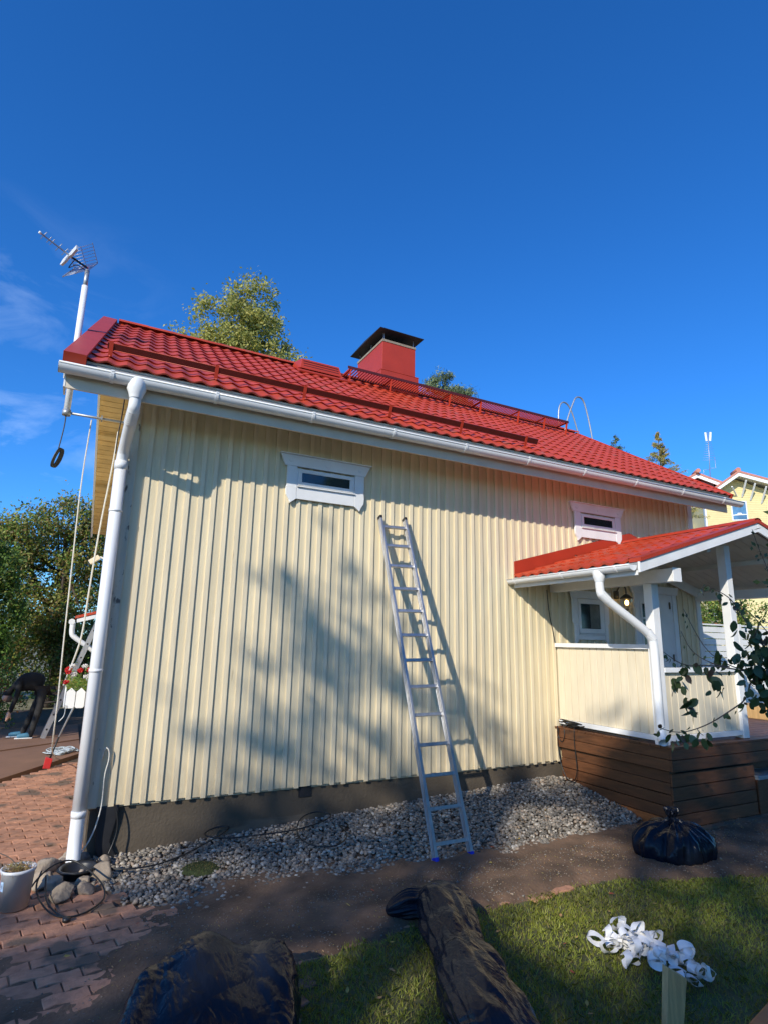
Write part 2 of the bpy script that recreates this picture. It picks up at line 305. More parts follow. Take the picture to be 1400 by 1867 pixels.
def blob_points(blobs, n, rs, clump=0.35, k=None, shell=0.55):
    """points gathered into clumps spread through ellipsoid blobs: (cx,cy,cz,rx,ry,rz)"""
    vol = np.array([b[3] * b[4] * b[5] for b in blobs]); vol = vol / vol.sum(); k = k or max(20, n // 60)
    ci = rs.choice(len(blobs), k, p=vol); d = rs.normal(size=(k, 3)); d /= np.linalg.norm(d, axis=1, keepdims=True)
    r = shell + (1 - shell) * rs.rand(k, 1) ** 0.6
    B = np.array(blobs)[ci]; C = B[:, :3] + d * r * B[:, 3:6]
    q = rs.randint(0, k, n); return C[q] + rs.normal(size=(n, 3)) * clump * (0.6 + 0.8 * rs.rand(k, 1)[q])
def trunk(base, top, r0, r1, parent, m='bark', limbs=(), name='trunk'):
    b = MB(); base = Vector(base); top = Vector(top)
    pts = [base.lerp(top, t) + Vector((R.uniform(-1, 1), R.uniform(-1, 1), 0)) * r0 * .6 * (0 < t < 1) for t in np.linspace(0, 1, 7)]
    b.tube(pts, [r0 + (r1 - r0) * t for t in np.linspace(0, 1, 7)], 8)
    for l in limbs:
        st = base.lerp(top, R.uniform(.35, .85)); e = Vector(l); mid = st.lerp(e, .5) + Vector((0, 0, (e - st).length * .08))
        b.tube([st, mid, e], [r0 * .4, r0 * .25, r0 * .06], 5)
    return b.obj(name, m, parent)

# ------------------------------------------------------------------ ground
def in_poly(x, y, P):
    c = False; j = len(P) - 1
    for i in range(len(P)):
        if (P[i][1] > y) != (P[j][1] > y) and x < (P[j][0] - P[i][0]) * (y - P[i][1]) / (P[j][1] - P[i][1]) + P[i][0]: c = not c
        j = i
    return c
g = MB().add([(-250, -150, -.06), (250, -150, -.06), (250, 350, -.06), (-250, 350, -.06)], [(0, 1, 2, 3)]); g.obj('ground', 'ground', kind='structure')
MB().add([(-5, -7, -.045), (8, -7, -.045), (8, 12, -.045), (-5, 12, -.045)], [(0, 1, 2, 3)]).obj('paving_bed', 'joint', kind='structure')

def gz(x, y):   # gravel height
    t = max(0, min(1, (x - .6) / 4.6)); base = 0.0 + .22 * t
    f = max(0, min(1, (y + 1.45) / 1.3)); return -.03 + (base + .03) * (f ** .8) + .0
GR = [(.30, .10), (.28, -.25), (.42, -.62), (.60, -1.02), (1.04, -1.34), (1.47, -1.42), (2.08, -1.40), (2.82, -1.37), (3.43, -1.42), (4.15, -1.50), (4.75, -1.42), (5.2, -1.28), (5.60, -1.15), (5.60, .10)]
LAWN = [(.9, -6.2), (1.15, -2.75), (1.37, -2.24), (2.09, -2.16), (2.82, -2.14), (3.33, -2.12), (3.91, -2.10), (4.52, -2.35), (5.25, -2.58), (7.5, -3.3), (9, -7), (1, -7)]

# pavers with the wavy interlocking outline
pl, pw = 0.225, 0.1125
def paver_mesh(zt=0.0):
    a = .013; o = []
    xs = [0, .25, .5, .75, 1]; wv = [0, a, 0, -a, 0]
    top = [(x * (pl - .009), pw / 2 - .0035 + wv[i]) for i, x in enumerate(xs)]; bot = [(x * (pl - .009), -pw / 2 + .0035 + wv[i]) for i, x in enumerate(xs)]
    poly = bot + top[::-1]; n = len(poly); b = MB(); cx = pl / 2
    inn = [((x - cx) * .965 + cx, y * .93) for x, y in poly]
    vs = [(x, y, -.05) for x, y in poly] + [(x, y, -.004) for x, y in poly] + [(x, y, 0) for x, y in inn]
    fs = [(i, (i + 1) % n, n + (i + 1) % n, n + i) for i in range(n)] + [(n + i, n + (i + 1) % n, 2 * n + (i + 1) % n, 2 * n + i) for i in range(n)] + [tuple(range(2 * n, 3 * n))]
    return b.add(vs, fs)
STRIPLINE = lambda x: 3.44 + 1.55 * (x + .58)      # beyond: smooth driveway
pv = []
ang = math.radians(9)
ca, sa = math.cos(ang), math.sin(ang)
for j in range(-70, 95):
    for i in range(-26, 26):
        lx = i * pl + (j % 2) * pl / 2; ly = j * pw; x = lx * ca - ly * sa; y = lx * sa + ly * ca
        if not (-2.6 < x < 3.6 and -4.6 < y < 6.0): continue
        if y > STRIPLINE(x) - .05: continue
        if x > .22 and y > .0: continue
        if in_poly(x + .1, y, GR) or in_poly(x + .1, y, LAWN): continue
        depth = (x * fwd.x + (y + 5.8) * fwd.y); px = (x * rgt.x + (y + 5.8) * rgt.y) / max(depth, .1)
        vis = -0.69 < px < 0.66 and y > -2.7 + .0 * x
        pv.append((x, y, R.uniform(-.004, .003) - .004, R.uniform(-.012, .012), (0 if vis and x < 2.1 else 100) + depth))
pv.sort(key=lambda q: q[4])
paving = thing('paving', 'red interlocking block paving round the house corner', 'paving', kind='structure'); del paving['category']; del paving['label']
pme = paver_mesh().mesh('paver', 'paver')
for k, (x, y, z, r, _) in enumerate(pv[:300]): link('paver', pme, paving, (x, y, z), (R.uniform(-.012, .012), R.uniform(-.012, .012), ang + r))
b = MB(); pm = paver_mesh()
for (x, y, z, r, _) in pv[300:]:
    c_, s_ = math.cos(ang + r), math.sin(ang + r); b.add([(x + vx * c_ - vy * s_, y + vx * s_ + vy * c_, z + vz) for vx, vy, vz in pm.v], pm.f)
b.obj('far_pavers', 'paver', paving, kind='stuff')

# trodden dirt over the path: relief that lets paver tops show through near the corner
def sheet(name, x0, x1, y0, y1, st, fz, m, keep, kind='structure', sm=True, parent=None):
    nx = int((x1 - x0) / st) + 1; ny = int((y1 - y0) / st) + 1; b = MB(); idx = {}
    for j in range(ny):
        for i in range(nx):
            x = x0 + i * st; y = y0 + j * st; idx[i, j] = len(b.v); b.v.append((x, y, fz(x, y)))
    for j in range(ny - 1):
        for i in range(nx - 1):
            if keep(x0 + (i + .5) * st, y0 + (j + .5) * st): b.f.append((idx[i, j], idx[i + 1, j], idx[i + 1, j + 1], idx[i, j + 1])); b.m.append(0); b.s.append(sm)
    return b.obj(name, m, parent, kind=kind)
LY = [(1.37, -2.24), (2.09, -2.16), (2.82, -2.14), (3.33, -2.12), (3.91, -2.10), (4.52, -2.35), (5.25, -2.58), (7.5, -3.3), (9.6, -7)]
def lawn_y(x):
    if x < 1.37: return -2.24 - (1.37 - x) * 2.4
    for (a, b), (c, d) in zip(LY, LY[1:]):
        if x <= c: return b + (d - b) * (x - a) / (c - a)
    return -7
def dz(x, y):
    n = noise.fractal(Vector((x * 1.6, y * 2.6, 3)), 1, 2, 5); n2 = noise.noise(Vector((x * 14, y * 14, 0)))
    e = max(0, min(1, (x - .35) / 1.3)); e2 = max(0, min(1, (-y - .9) / .7))
    if y > .2: e2 = 0
    e2 *= max(0, min(1, (x + .9) / .8))
    z = -.028 + .036 * e + .021 * e2 + n * .020 + .008 * n2
    d = y - lawn_y(x) + .07 * noise.noise(Vector((x * 6, y * 6, 3))) + .03 * n2
    k = max(0, min(1, (d + .06) / .16)); return z * k + (1 - k) * -.045
sheet('dirt_path', -2.5, 9.5, -4.6, .5, .035, dz, 'dirt', lambda x, y: y > lawn_y(x) - .3)
def lz(x, y): return -.012 + .018 * noise.noise(Vector((x * 2, y * 2, 1)))
sheet('lawn', .9, 9.0, -6.5, -1.75, .06, lz, 'soil', lambda x, y: in_poly(x + .1, y - .22, LAWN))

# gravel bed: mound plus individual stones in one mesh
sheet('gravel_bed', .2, 5.8, -1.6, .15, .05, lambda x, y: gz(x, y) - .022, 'joint', lambda x, y: in_poly(x, y, GR))
def ico():
    t = (1 + 5 ** .5) / 2; v = np.array([(-1, t, 0), (1, t, 0), (-1, -t, 0), (1, -t, 0), (0, -1, t), (0, 1, t), (0, -1, -t), (0, 1, -t), (t, 0, -1), (t, 0, 1), (-t, 0, -1), (-t, 0, 1)], float)
    v /= np.linalg.norm(v[0]); f = np.array([(0, 11, 5), (0, 5, 1), (0, 1, 7), (0, 7, 10), (0, 10, 11), (1, 5, 9), (5, 11, 4), (11, 10, 2), (10, 7, 6), (7, 1, 8), (3, 9, 4), (3, 4, 2), (3, 2, 6), (3, 6, 8), (3, 8, 9), (4, 9, 5), (2, 4, 11), (6, 2, 10), (8, 6, 7), (9, 8, 1)]); return v, f
iv, if_ = ico()
pts = []
while len(pts) < 16500:
    x = R.uniform(.2, 5.65); y = R.uniform(-1.62, .08)
    jx = x + .05 * noise.noise(Vector((x * 7, y * 7, 0))); jy = y + .06 * noise.noise(Vector((x * 6, y * 6, 4)))
    if not in_poly(jx, jy, GR): continue
    if x > 5.5 and y > -.1: continue
    pts.append((x, y))
pts = np.array(pts); n = len(pts)
Z = np.array([gz(x, y) for x, y in pts]) + NR.uniform(-.014, .010, n)
rad = NR.uniform(.011, .021, n) * (1 + .5 * (NR.rand(n) > .93)); sc3 = np.stack([rad * NR.uniform(.8, 1.35, n), rad * NR.uniform(.7, 1.1, n), rad * NR.uniform(.45, .8, n)], 1)
th = NR.rand(n) * 2 * PI; tl = NR.uniform(-.5, .5, n)
V = iv[None] * (1 + NR.uniform(-.17, .17, (n, 12, 1))) * sc3[:, None]
x_, y_, z_ = V[..., 0].copy(), V[..., 1].copy(), V[..., 2].copy(); z2 = z_ * np.cos(tl)[:, None] + x_ * np.sin(tl)[:, None]; x2 = x_ * np.cos(tl)[:, None] - z_ * np.sin(tl)[:, None]
V[..., 0] = x2 * np.cos(th)[:, None] - y_ * np.sin(th)[:, None] + pts[:, 0:1]; V[..., 1] = x2 * np.sin(th)[:, None] + y_ * np.cos(th)[:, None] + pts[:, 1:2]; V[..., 2] = z2 + Z[:, None]
me = bpy.data.meshes.new('gravel'); me.vertices.add(n * 12); me.vertices.foreach_set('co', V.ravel()); F = (if_[None] + np.arange(n)[:, None, None] * 12).reshape(-1)
me.loops.add(len(F)); me.loops.foreach_set('vertex_index', F.astype(np.int32)); me.polygons.add(n * 20); me.polygons.foreach_set('loop_start', np.arange(0, len(F), 3)); me.polygons.foreach_set('loop_total', np.full(n * 20, 3))
me.update(calc_edges=True); at = me.attributes.new('tone', 'FLOAT', 'FACE'); at.data.foreach_set('value', np.repeat(NR.rand(n), 20).astype(np.float32)); me.materials.append(M['gravel'])
link('gravel', me, kind='stuff', label='grey and tan gravel stones along the house foundation')

# lawn grass
gp = []
while len(gp) < 62000:
    x = R.uniform(1.0, 7.4); y = R.uniform(-4.5, -1.90)
    if y < -4.0 and R.random() < .6: continue
    jx = x + .07 * noise.noise(Vector((x * 9, y * 9, 0))); jy = y - .04 + .16 * noise.noise(Vector((x * 6, y * 6, 4)))
    if not in_poly(jx, jy, LAWN): continue
    if R.random() > .62 + .6 * noise.noise(Vector((x * 1.7, y * 1.7, 9))) + .2: continue
    gp.append((x, y, lz(x, y)))
G = np.array(gp); n = len(G); th = NR.rand(n) * 2 * PI; h = NR.uniform(.012, .032, n); wd = NR.uniform(.0016, .0032, n); ln = NR.normal(0, .8, (n, 2)) * h[:, None]
d = np.stack([np.cos(th), np.sin(th), 0 * th], 1) * wd[:, None]; tip = G + np.stack([ln[:, 0], ln[:, 1], h], 1); mid = (G + tip) / 2 + np.stack([-ln[:, 0] * .18, -ln[:, 1] * .18, h * .12], 1)
V = np.stack([G - d, G + d, mid + d * .8, tip, mid - d * .8], 1)
me = bpy.data.meshes.new('grass'); me.vertices.add(n * 5); me.vertices.foreach_set('co', V.ravel()); me.loops.add(n * 5); me.loops.foreach_set('vertex_index', np.arange(n * 5))
me.polygons.add(n); me.polygons.foreach_set('loop_start', np.arange(0, n * 5, 5)); me.polygons.foreach_set('loop_total', np.full(n, 5)); me.materials.append(M['grass']); me.materials.append(M['grass2'])
dry = np.array([noise.noise(Vector((x * 1.3 + 7, y * 1.3, 2))) for x, y, _ in gp]); me.polygons.foreach_set('material_index', ((NR.rand(n) < .12 + .5 * np.clip(dry, 0, 1) ** 1)).astype(np.int32)); me.update(calc_edges=True)
link('grass', me, kind='stuff', label='short green lawn grass with dry patches')

# fine litter on the path
lp = [(R.uniform(.2, 6.8), R.uniform(-2.7, -1.2)) for _ in range(4200)] + [(R.uniform(-.9, .6), R.uniform(-2.5, 4)) for _ in range(120)]
lp = [(x, y, max(dz(x, y), -.010) + .004) for x, y in lp if not in_poly(x, y, GR) and y > lawn_y(x)]
lq = []
while len(lq) < 5200:
    x = R.uniform(-.4, 7.0); y = R.uniform(-3.0, -.9)
    if y < lawn_y(x) + .02 or in_poly(x, y, GR) or (x < .6 and R.random() < .8): continue
    if R.random() < .45 + noise.noise(Vector((x * 2.2, y * 3, 6))): lq.append((x, y))
n = len(lq); A = np.array(lq); rad = NR.uniform(.0018, .0055, n) * (1 + (NR.rand(n) > .97)); V = iv[None] * (1 + NR.uniform(-.2, .2, (n, 12, 1))) * rad[:, None, None] * np.array([1.2, 1, .7])
V[..., 0] += A[:, :1]; V[..., 1] += A[:, 1:]; V[..., 2] += np.array([max(dz(x, y), -.012) for x, y in lq])[:, None] + .001
me = bpy.data.meshes.new('path_grit'); me.vertices.add(n * 12); me.vertices.foreach_set('co', V.ravel()); F = (if_[None] + np.arange(n)[:, None, None] * 12).reshape(-1)
me.loops.add(len(F)); me.loops.foreach_set('vertex_index', F.astype(np.int32)); me.polygons.add(n * 20); me.polygons.foreach_set('loop_start', np.arange(0, len(F), 3)); me.polygons.foreach_set('loop_total', np.full(n * 20, 3))
me.update(calc_edges=True); at = me.attributes.new('tone', 'FLOAT', 'FACE'); at.data.foreach_set('value', np.repeat(NR.rand(n) * .8, 20).astype(np.float32)); me.materials.append(M['gravel'])
link('path_grit', me, kind='stuff', label='grit and crumbs strewn over the brown path')
foliage('path_litter', lp, NR.uniform(.006, .018, len(lp)), ['leaftan', 'grass2', 'leafyellow'], [.45, .5, .05], updown=0, seed=4, aspect=.3, face=0, kind='stuff', label='dry chaff and wood chips scattered on the path')

# driveway strips
drv = [('driveway', [(-5, -3.5), (-.58, 3.44), (-.15, 4.09), (.36, 4.98), (.36, 6.5), (-5, 5.0)], 0.0)]
b = MB()
b.add([(-6, -2.6, -.002), (-.63, 4.06, .0), (.36, 5.3, .0), (.36, 8.5, .0), (-6, 7.2, 0)], [(0, 1, 2, 3, 4)]); b.obj('driveway', 'strip', kind='structure')
MB().prism([(-3.0, .60), (-.58, 3.44), (.34, 4.93), (.34, 5.24), (-.63, 4.06), (-3.0, 1.2)], -.05, .012, 'z').obj('driveway_edge_strip', 'strip', kind='structure', bevel=.004)
MB().prism([(-3.0, 3.9), (-.77, 5.60), (.36, 6.35), (.36, 6.62), (-.80, 6.0), (-3.0, 4.5)], -.05, .020, 'z').obj('driveway_edge_strip', 'strip', kind='structure', bevel=.004)

# bin bags
def ridge(v): return 1 - 2.2 * abs(v)
def bag_obj(rows, lab):
    """rows of points wrapped round into one closed skin"""
    b = MB(); n = len(rows[0]); o = 0
    for r_ in rows: b.v += [tuple(p) for p in r_]
    for i in range(len(rows) - 1):
        for j in range(n): b.f.append((i * n + j, i * n + (j + 1) % n, (i + 1) * n + (j + 1) % n, (i + 1) * n + j)); b.m.append(0); b.s.append(True)
    b.f.append(tuple(range(n - 1, -1, -1))); b.m.append(0); b.s.append(True); k = (len(rows) - 1) * n; b.f.append(tuple(range(k, k + n))); b.m.append(0); b.s.append(True)
    return b.obj('bin_bag', 'bag', label=lab, cat='bin bag', group='black bin bags on the ground')
def se(v, e): return math.copysign(abs(v) ** e, v)
# wide flat bag: cushion with draped vertical pleats
ax_, ay_ = Vector((.94, -.34, 0)), Vector((.34, .94, 0)); cB1 = Vector((.76, -2.74, 0)); rows = []
for i in range(70):
    ph = -.25 + (PI / 2 + .25) * i / 69; row = []
    for j in range(300):
        th = 2 * PI * j / 300; cx_, cy_ = se(math.cos(th), .55), se(math.sin(th), .55); cp_ = se(math.cos(ph), .38); side = max(0, min(1, cp_ * 1.3 - .2)) * max(0, math.cos(ph))
        wv = 1.3 * noise.noise(Vector((th * 2.1, ph * 1.1, 4))); s1 = ridge(noise.noise(Vector((th * 6.5 + wv, ph * .8, 0)))) * .6 + ridge(noise.noise(Vector((th * 15 + wv, ph * 1.2, 7)))) * .4
        rr = 1 + .050 * s1 * (.25 + .75 * side); lx = .40 * cx_ * cp_ * rr; ly = .50 * cy_ * cp_ * rr
        hz = (.185 + .25 * ly) * (1 + .13 * math.cos(lx * 15 + .6 + ly * 2)) * se(max(0, math.sin(ph)), .55) if ph > 0 else ph * .02
        p = cB1 + ax_ * lx + ay_ * ly; wp = noise.noise(p * 3) * 1.2; c1 = ridge(noise.noise(Vector((p.x * 6 + wp, p.y * 2.4, 1)))); c2 = ridge(noise.noise(Vector((p.x * 15 + wp, p.y * 4, 5)))); dv, _p = noise.voronoi(Vector((p.x * 7 + wp * .5, p.y * 4, 2))); c1 += 1.3 * min(1, dv[1] - dv[0])
        row.append((p.x, p.y, max(.002, hz + min(1, max(0, math.sin(ph)) * 1.6) * (.011 * c1 + .0025 * c2))))
    rows.append(row)
bag_obj(rows, 'wide flat black bin bag at the lower left')
# long bag: skin round a bent axis, gathered at its tied end
kp = [(2.07, -1.97, .045, .015), (2.10, -1.98, .06, .055), (2.16, -2.0, .08, .085), (2.22, -2.03, .10, .095), (2.27, -2.07, .105, .085), (2.31, -2.12, .12, .110), (2.33, -2.22, .145, .150), (2.29, -2.34, .16, .178), (2.22, -2.50, .155, .175), (2.14, -2.68, .15, .160), (2.07, -2.84, .14, .150), (2.0, -3.0, .15, .175), (1.92, -3.2, .15, .185), (1.85, -3.42, .14, .195), (1.79, -3.62, .12, .18), (1.79, -3.78, .10, .13), (1.78, -3.86, .07, .04)]
P4 = chaikin([Vector(k[:3]) for k in kp], 3); R4 = [p.x for p in chaikin([Vector((k[3], 0, 0)) for k in kp], 3)]; rows = []; m_ = len(P4)
L4 = 0.0
for i in range(m_):
    d = (P4[min(i + 1, m_ - 1)] - P4[max(i - 1, 0)]).normalized(); sd = d.cross(Vector((0, 0, 1))).normalized(); up_ = sd.cross(d); row = []; L4 += (P4[i] - P4[max(i - 1, 0)]).length
    knot = math.exp(-((L4 - .23) / .16) ** 2)
    for j in range(150):
        th = 2 * PI * j / 150; wv = 1.2 * noise.noise(Vector((math.cos(th) * 1.2, math.sin(th) * 1.2, L4 * 3)))
        q = Vector((math.cos(th), math.sin(th), 0)); s1 = ridge(noise.noise(q * 2.6 + Vector((wv * .5, 0, L4 * 1.1)))); s2 = ridge(noise.noise(q * 6.5 + Vector((wv, 3, L4 * 1.4)))); s3 = ridge(noise.noise(Vector((q.x * 2 + 5, q.y * 2, L4 * 7 + wv * 1.5)))); dv, _p = noise.voronoi(Vector((q.x * 1.5 + wv * .3, q.y * 1.5, L4 * 3.4 + q.x * .8))); fc = min(1, (dv[1] - dv[0]) * 1.2)
        rr = R4[i] * (.90 + (.05 + .20 * knot) * s1 + (.012 + .10 * knot) * s2 + (.02 * s3 + .20 * fc) * (1 - knot)); p = P4[i] + sd * rr * math.cos(th) + up_ * rr * .82 * math.sin(th)
        row.append((p.x, p.y, max(.004, p.z)))
    rows.append(row)
bag_obj(rows, 'long black bin bag lying across the lawn edge')
# round bag by the deck with pleats gathered to a knot
rows = []; c3 = Vector((4.95, -1.99, 0)); pf = [(.20, .002), (.30, .004), (.335, .03), (.345, .08), (.33, .14), (.28, .195), (.21, .232), (.14, .252), (.08, .264), (.045, .275), (.03, .29), (.035, .31), (.055, .335), (.07, .352), (.05, .358), (.01, .355)]
pf = [(p.x, p.y) for p in chaikin([Vector((r_, z_, 0)) for r_, z_ in pf], 2)]
for i, (r0, z0) in enumerate(pf):
    row = []; t_ = i / len(pf)
    for j in range(200):
        th = 2 * PI * j / 200; q = Vector((math.cos(th), math.sin(th), 0)); wv = .6 * noise.noise(q * 1.5 + Vector((0, 0, t_ * 3)))
        s1 = ridge(noise.noise(q * 2.8 + Vector((wv, 0, t_ * .9)))); s2 = ridge(noise.noise(q * 7 + Vector((wv, 5, t_ * 1.3)))); s3 = ridge(noise.noise(q * 2 + Vector((0, 9, t_ * 6))))
        rr = r0 * (1 + .10 * s1 + .06 * s2 + .03 * s3); row.append((c3.x + rr * q.x, c3.y + rr * q.y * .80, max(.003, z0 * (1 + .10 * s3) + .012 * s1 * (z0 > .1))))
    rows.append(row)
bag_obj(rows, 'rounded tied black bin bag beside the wooden deck')

# ------------------------------------------------------------------ the house
house = thing('house', 'cream board and batten house with bright red tile roof', 'house', (0.29, 0, 0))
X0, X1 = .29, 8.53
MB().box(X0 + .03, X1 - .03, .03, .6, -.1, .405).obj('foundation', 'concrete', house)
vent = MB().box(2.16, 2.285, .018, .032, .300, .396).obj('foundation_vent', 'black', house)
# core walls (behind the boards) and the sheared gable ends
SH = .065
core = MB(); core.prism([(X0 + .01, .025), (X1 - .01, .025), (X1 + .42, 5.9), (X0 + .42, 5.9)], .38, 4.12, 'z'); core.obj('wall_core', 'cream', house)
MB().prism([(X0 + .02, .06), (X1 - .04, .06), (X1 + .40, 5.86), (X0 + .42, 5.86)], -.1, .39, 'z').obj('rear_foundation', 'concrete', house)
pit = .1262
b0 = .5 - .05 / 2     # centre of batten 0
for k in range(-1, 65):
    xb = b0 + k * pit
    x0 = max(xb - pit + .0015, X0 + .0); x1 = min(xb - .0015, X1)
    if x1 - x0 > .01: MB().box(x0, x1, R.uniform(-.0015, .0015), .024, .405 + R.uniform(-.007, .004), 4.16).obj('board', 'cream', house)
for k in range(-1, 64):
    xb = b0 + k * pit + R.uniform(-.003, .003)
    if 5.88 < xb < 8.05 and False: continue
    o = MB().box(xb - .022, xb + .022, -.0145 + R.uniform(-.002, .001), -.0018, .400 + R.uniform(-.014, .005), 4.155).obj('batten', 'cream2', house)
MB().box(X0 - .022, X0 + .075, -.025, -.001, .398, 4.14).obj('corner_board', 'peel', house, bevel=.002)
MB().box(X1 - .075, X1 + .022, -.027, -.001, .40, 4.14).obj('corner_board', 'white', house, bevel=.002)
MB().box(X0 - .024, X0 - .001, -.025, .09, .396, 4.14).obj('corner_board', 'peel', house)

# --- roof
EV, RI = -.50, 2.80
def rz(y): return 4.433 + .638 * y
cs = 1 / math.hypot(1, .638); SN = Vector((0, -.638 * cs, cs)); SU = Vector((0, cs, .638 * cs))
TX0, TP, NCOL, NROW = -.155, .1608, 56, 12
sl_len = (RI - EV) / cs; rowl = sl_len / NROW
def tile_geo(nseg=8):
    b = MB(); w = lambda u: .022 * (.5 + .5 * math.cos(2 * PI * u)) ** 1.15
    lift = .015
    top = []; bt = []
    for i in range(nseg + 1):
        u = i / nseg; x = u * TP
        top.append((x, -.014, w(u) + lift)); bt.append((x, rowl + .004, w(u) * 1.0))
    n = nseg + 1
    b.add(top + bt, [(i, i + 1, n + i + 1, n + i) for i in range(nseg)], 0, True)
    b.add(top + [(x, y + .016, z - lift - .002) for x, y, z in top], [(i + 1, i, n + i, n + i + 1) for i in range(nseg)], 0, False)
    return b
tg = tile_geo()
def tile_mat(x, s):     # local (x, along slope, normal) -> world
    y = EV + s * cs; base = Vector((TX0 + x + SH * (y - EV), y, rz(y) + .004))
    return Matrix(((1, SH * SU.y, 0, base.x), (0, SU.y, SN.y, base.y), (0, SU.z, SN.z, base.z), (0, 0, 0, 1)))
tme = tg.mesh('roof_tile', 'red')
rest = MB()
for c in range(NCOL):
    for r_ in range(NROW):
        T = tile_mat(c * TP, r_ * rowl)
        if c < 25:
            o = link('roof_tile', tme, house); o.matrix_parent_inverse = Matrix.Identity(4)
            o.matrix_basis = Matrix.Translation((-.29, 0, 0)) @ T
        else:
            o_ = len(rest.v); rest.v += [tuple(T @ Vector(v)) for v in tg.v]
            rest.f += [tuple(i + o_ for i in f) for f in tg.f]; rest.m += tg.m; rest.s += tg.s
rest.obj('far_roof_tiles', 'red', house, kind='stuff')
XL0, XR0 = -.325, 8.86      # verges at the eave
def rp(x, y, off=0.0): return Vector((x + SH * (y - EV), y, rz(y))) + SN * off
def slab(name, m, x0, x1, y0, y1, o0, o1, parent=house, fn=rp):
    b = MB(); b.hexa([fn(x0, y0, o0), fn(x1, y0, o0), fn(x1, y1, o0), fn(x0, y1, o0), fn(x0, y0, o1), fn(x1, y0, o1), fn(x1, y1, o1), fn(x0, y1, o1)]); return b.obj(name, m, parent)
slab('roof_deck', 'porchceil', XL0 + .02, XR0 - .01, EV + .02, RI, -.09, -.004)
vb = slab('verge_flashing', 'redflat', XL0, -.150, EV - .06, 1.05, -.085, .058); slab('verge_flashing', 'redflat', XL0 - .003, -.148, 1.03, RI + .02, -.085, .062)
slab('verge_flashing', 'redflat', XR0 - .02, XR0 + .01, EV - .02, RI, -.10, .045)
# rear slope
def rb(x, y, off=0.0): return Vector((x + SH * (y - EV), y, rz(RI) - .638 * (y - RI))) + Vector((0, .638 * cs, cs)) * off
slab('rear_roof', 'red', XL0, XR0, RI, 6.62, -.03, .03, fn=rb)
slab('rear_verge_board', 'white', XL0 - .012, XL0 + .018, RI, 6.62, -.17, -.031, fn=rb)
slab('verge_board', 'white', XL0 + .003, XL0 + .03, EV + .06, RI, -.20, -.121)
k = 0
yy = RI + .02
while yy < 6.58:
    bb = MB(); x0, x1 = XL0 + .02, .62
    bb.hexa([rb(x0, yy, -.055), rb(x1, yy, -.055), rb(x1, yy + .080, -.055), rb(x0, yy + .080, -.055), rb(x0, yy, -.035), rb(x1, yy, -.035), rb(x1, yy + .080, -.035), rb(x0, yy + .080, -.035)])
    bb.obj('soffit_plank', 'yellowplank', house); yy += .087
for yq in (3.5, 4.5, 5.5, 6.5):
    bb = MB(); bb.hexa([rb(XL0 + .02, yq, -.13), rb(.62, yq, -.13), rb(.62, yq + .07, -.13), rb(XL0 + .02, yq + .07, -.13), rb(XL0 + .02, yq, -.057), rb(.62, yq, -.057), rb(.62, yq + .07, -.057), rb(XL0 + .02, yq + .07, -.057)]); bb.obj('lookout_rafter', 'yellowplank', house)
# gable wall above the eaves, left end
MB().add([(X0 + .01, .0, 3.8), (X0 + SH * 6.4, 6.35, 3.7), (X0 + SH * 2.8, 2.8, 6.1)], [(0, 1, 2)]).obj('gable_wall', 'cream', house)
# ridge caps
rd = []
for i in range(23):
    x0 = XL0 + SH * (RI - EV) + .2 + i * .392; b = MB(); n = 7
    pr = [(RI + .085 * math.cos(PI * j / (n - 1)), rz(RI) + .015 + .06 * math.sin(PI * j / (n - 1))) for j in range(n)]
    vs = [(x0, y, z) for y, z in pr] + [(x0 + .398, y, z + .004) for y, z in pr]; b.add(vs, [(j, j + 1, n + j + 1, n + j) for j in range(n - 1)], 0, True); b.obj('ridge_cap', 'red', house)
# eave: drip flashing, fascia, soffit
slab_b = MB(); slab_b.hexa([(XL0 + .02, -.635, 3.995), (XR0, -.635, 3.995), (XR0, -.46, 4.105), (XL0 + .02, -.46, 4.105), (XL0 + .02, -.635, 3.998), (XR0, -.635, 3.998), (XR0, -.46, 4.109), (XL0 + .02, -.46, 4.109)]); slab_b.obj('drip_flashing', 'greyflash', house)
MB().box(-.285, 8.72, -.502, -.480, 3.838, 4.06).obj('fascia', 'fascia', house, bevel=.002)
MB().box(-.300, -.286, -.505, -.30, 3.845, 4.08).obj('eave_end_board', 'white', house)
MB().hexa([(-.285, -.479, 3.872), (8.72, -.479, 3.872), (8.72, -.001, 4.175), (-.285, -.001, 4.175), (-.285, -.479, 3.884), (8.72, -.479, 3.884), (8.72, -.001, 4.187), (-.285, -.001, 4.187)]).obj('soffit', 'white', house)
# gutter half round, open on top
gut = MB(); ga, gb = -.345, 8.94; n = 12; gr = .066; gy, gzz = -.578, 4.0
pr = [(gy + gr * math.cos(PI + PI * j / n), gzz + gr * math.sin(PI + PI * j / n)) for j in range(n + 1)]; pi_ = [(gy + (gr - .003) * math.cos(PI + PI * j / n), gzz + (gr - .003) * math.sin(PI + PI * j / n)) for j in range(n + 1)]
def gz_sag(x): return 0
for P_, rev in ((pr, False), (pi_, True)):
    vs = [(ga, y, z) for y, z in P_] + [(gb, y, z) for y, z in P_]; fs = [((j, j + 1, n + 2 + j, n + 1 + j)[::-1] if rev else (j, j + 1, n + 2 + j, n + 1 + j)) for j in range(n)]; gut.add(vs, fs, 0, True)
gut.tube([(ga, gy - gr, gzz + .002), (gb, gy - gr, gzz + .002)], .0085, 8)
for xx in (ga, gb): gut.prism([(y, z) for y, z in pr], xx - .003, xx + .003, 'x')
gut = gut.obj('gutter', 'whitemetal', house)
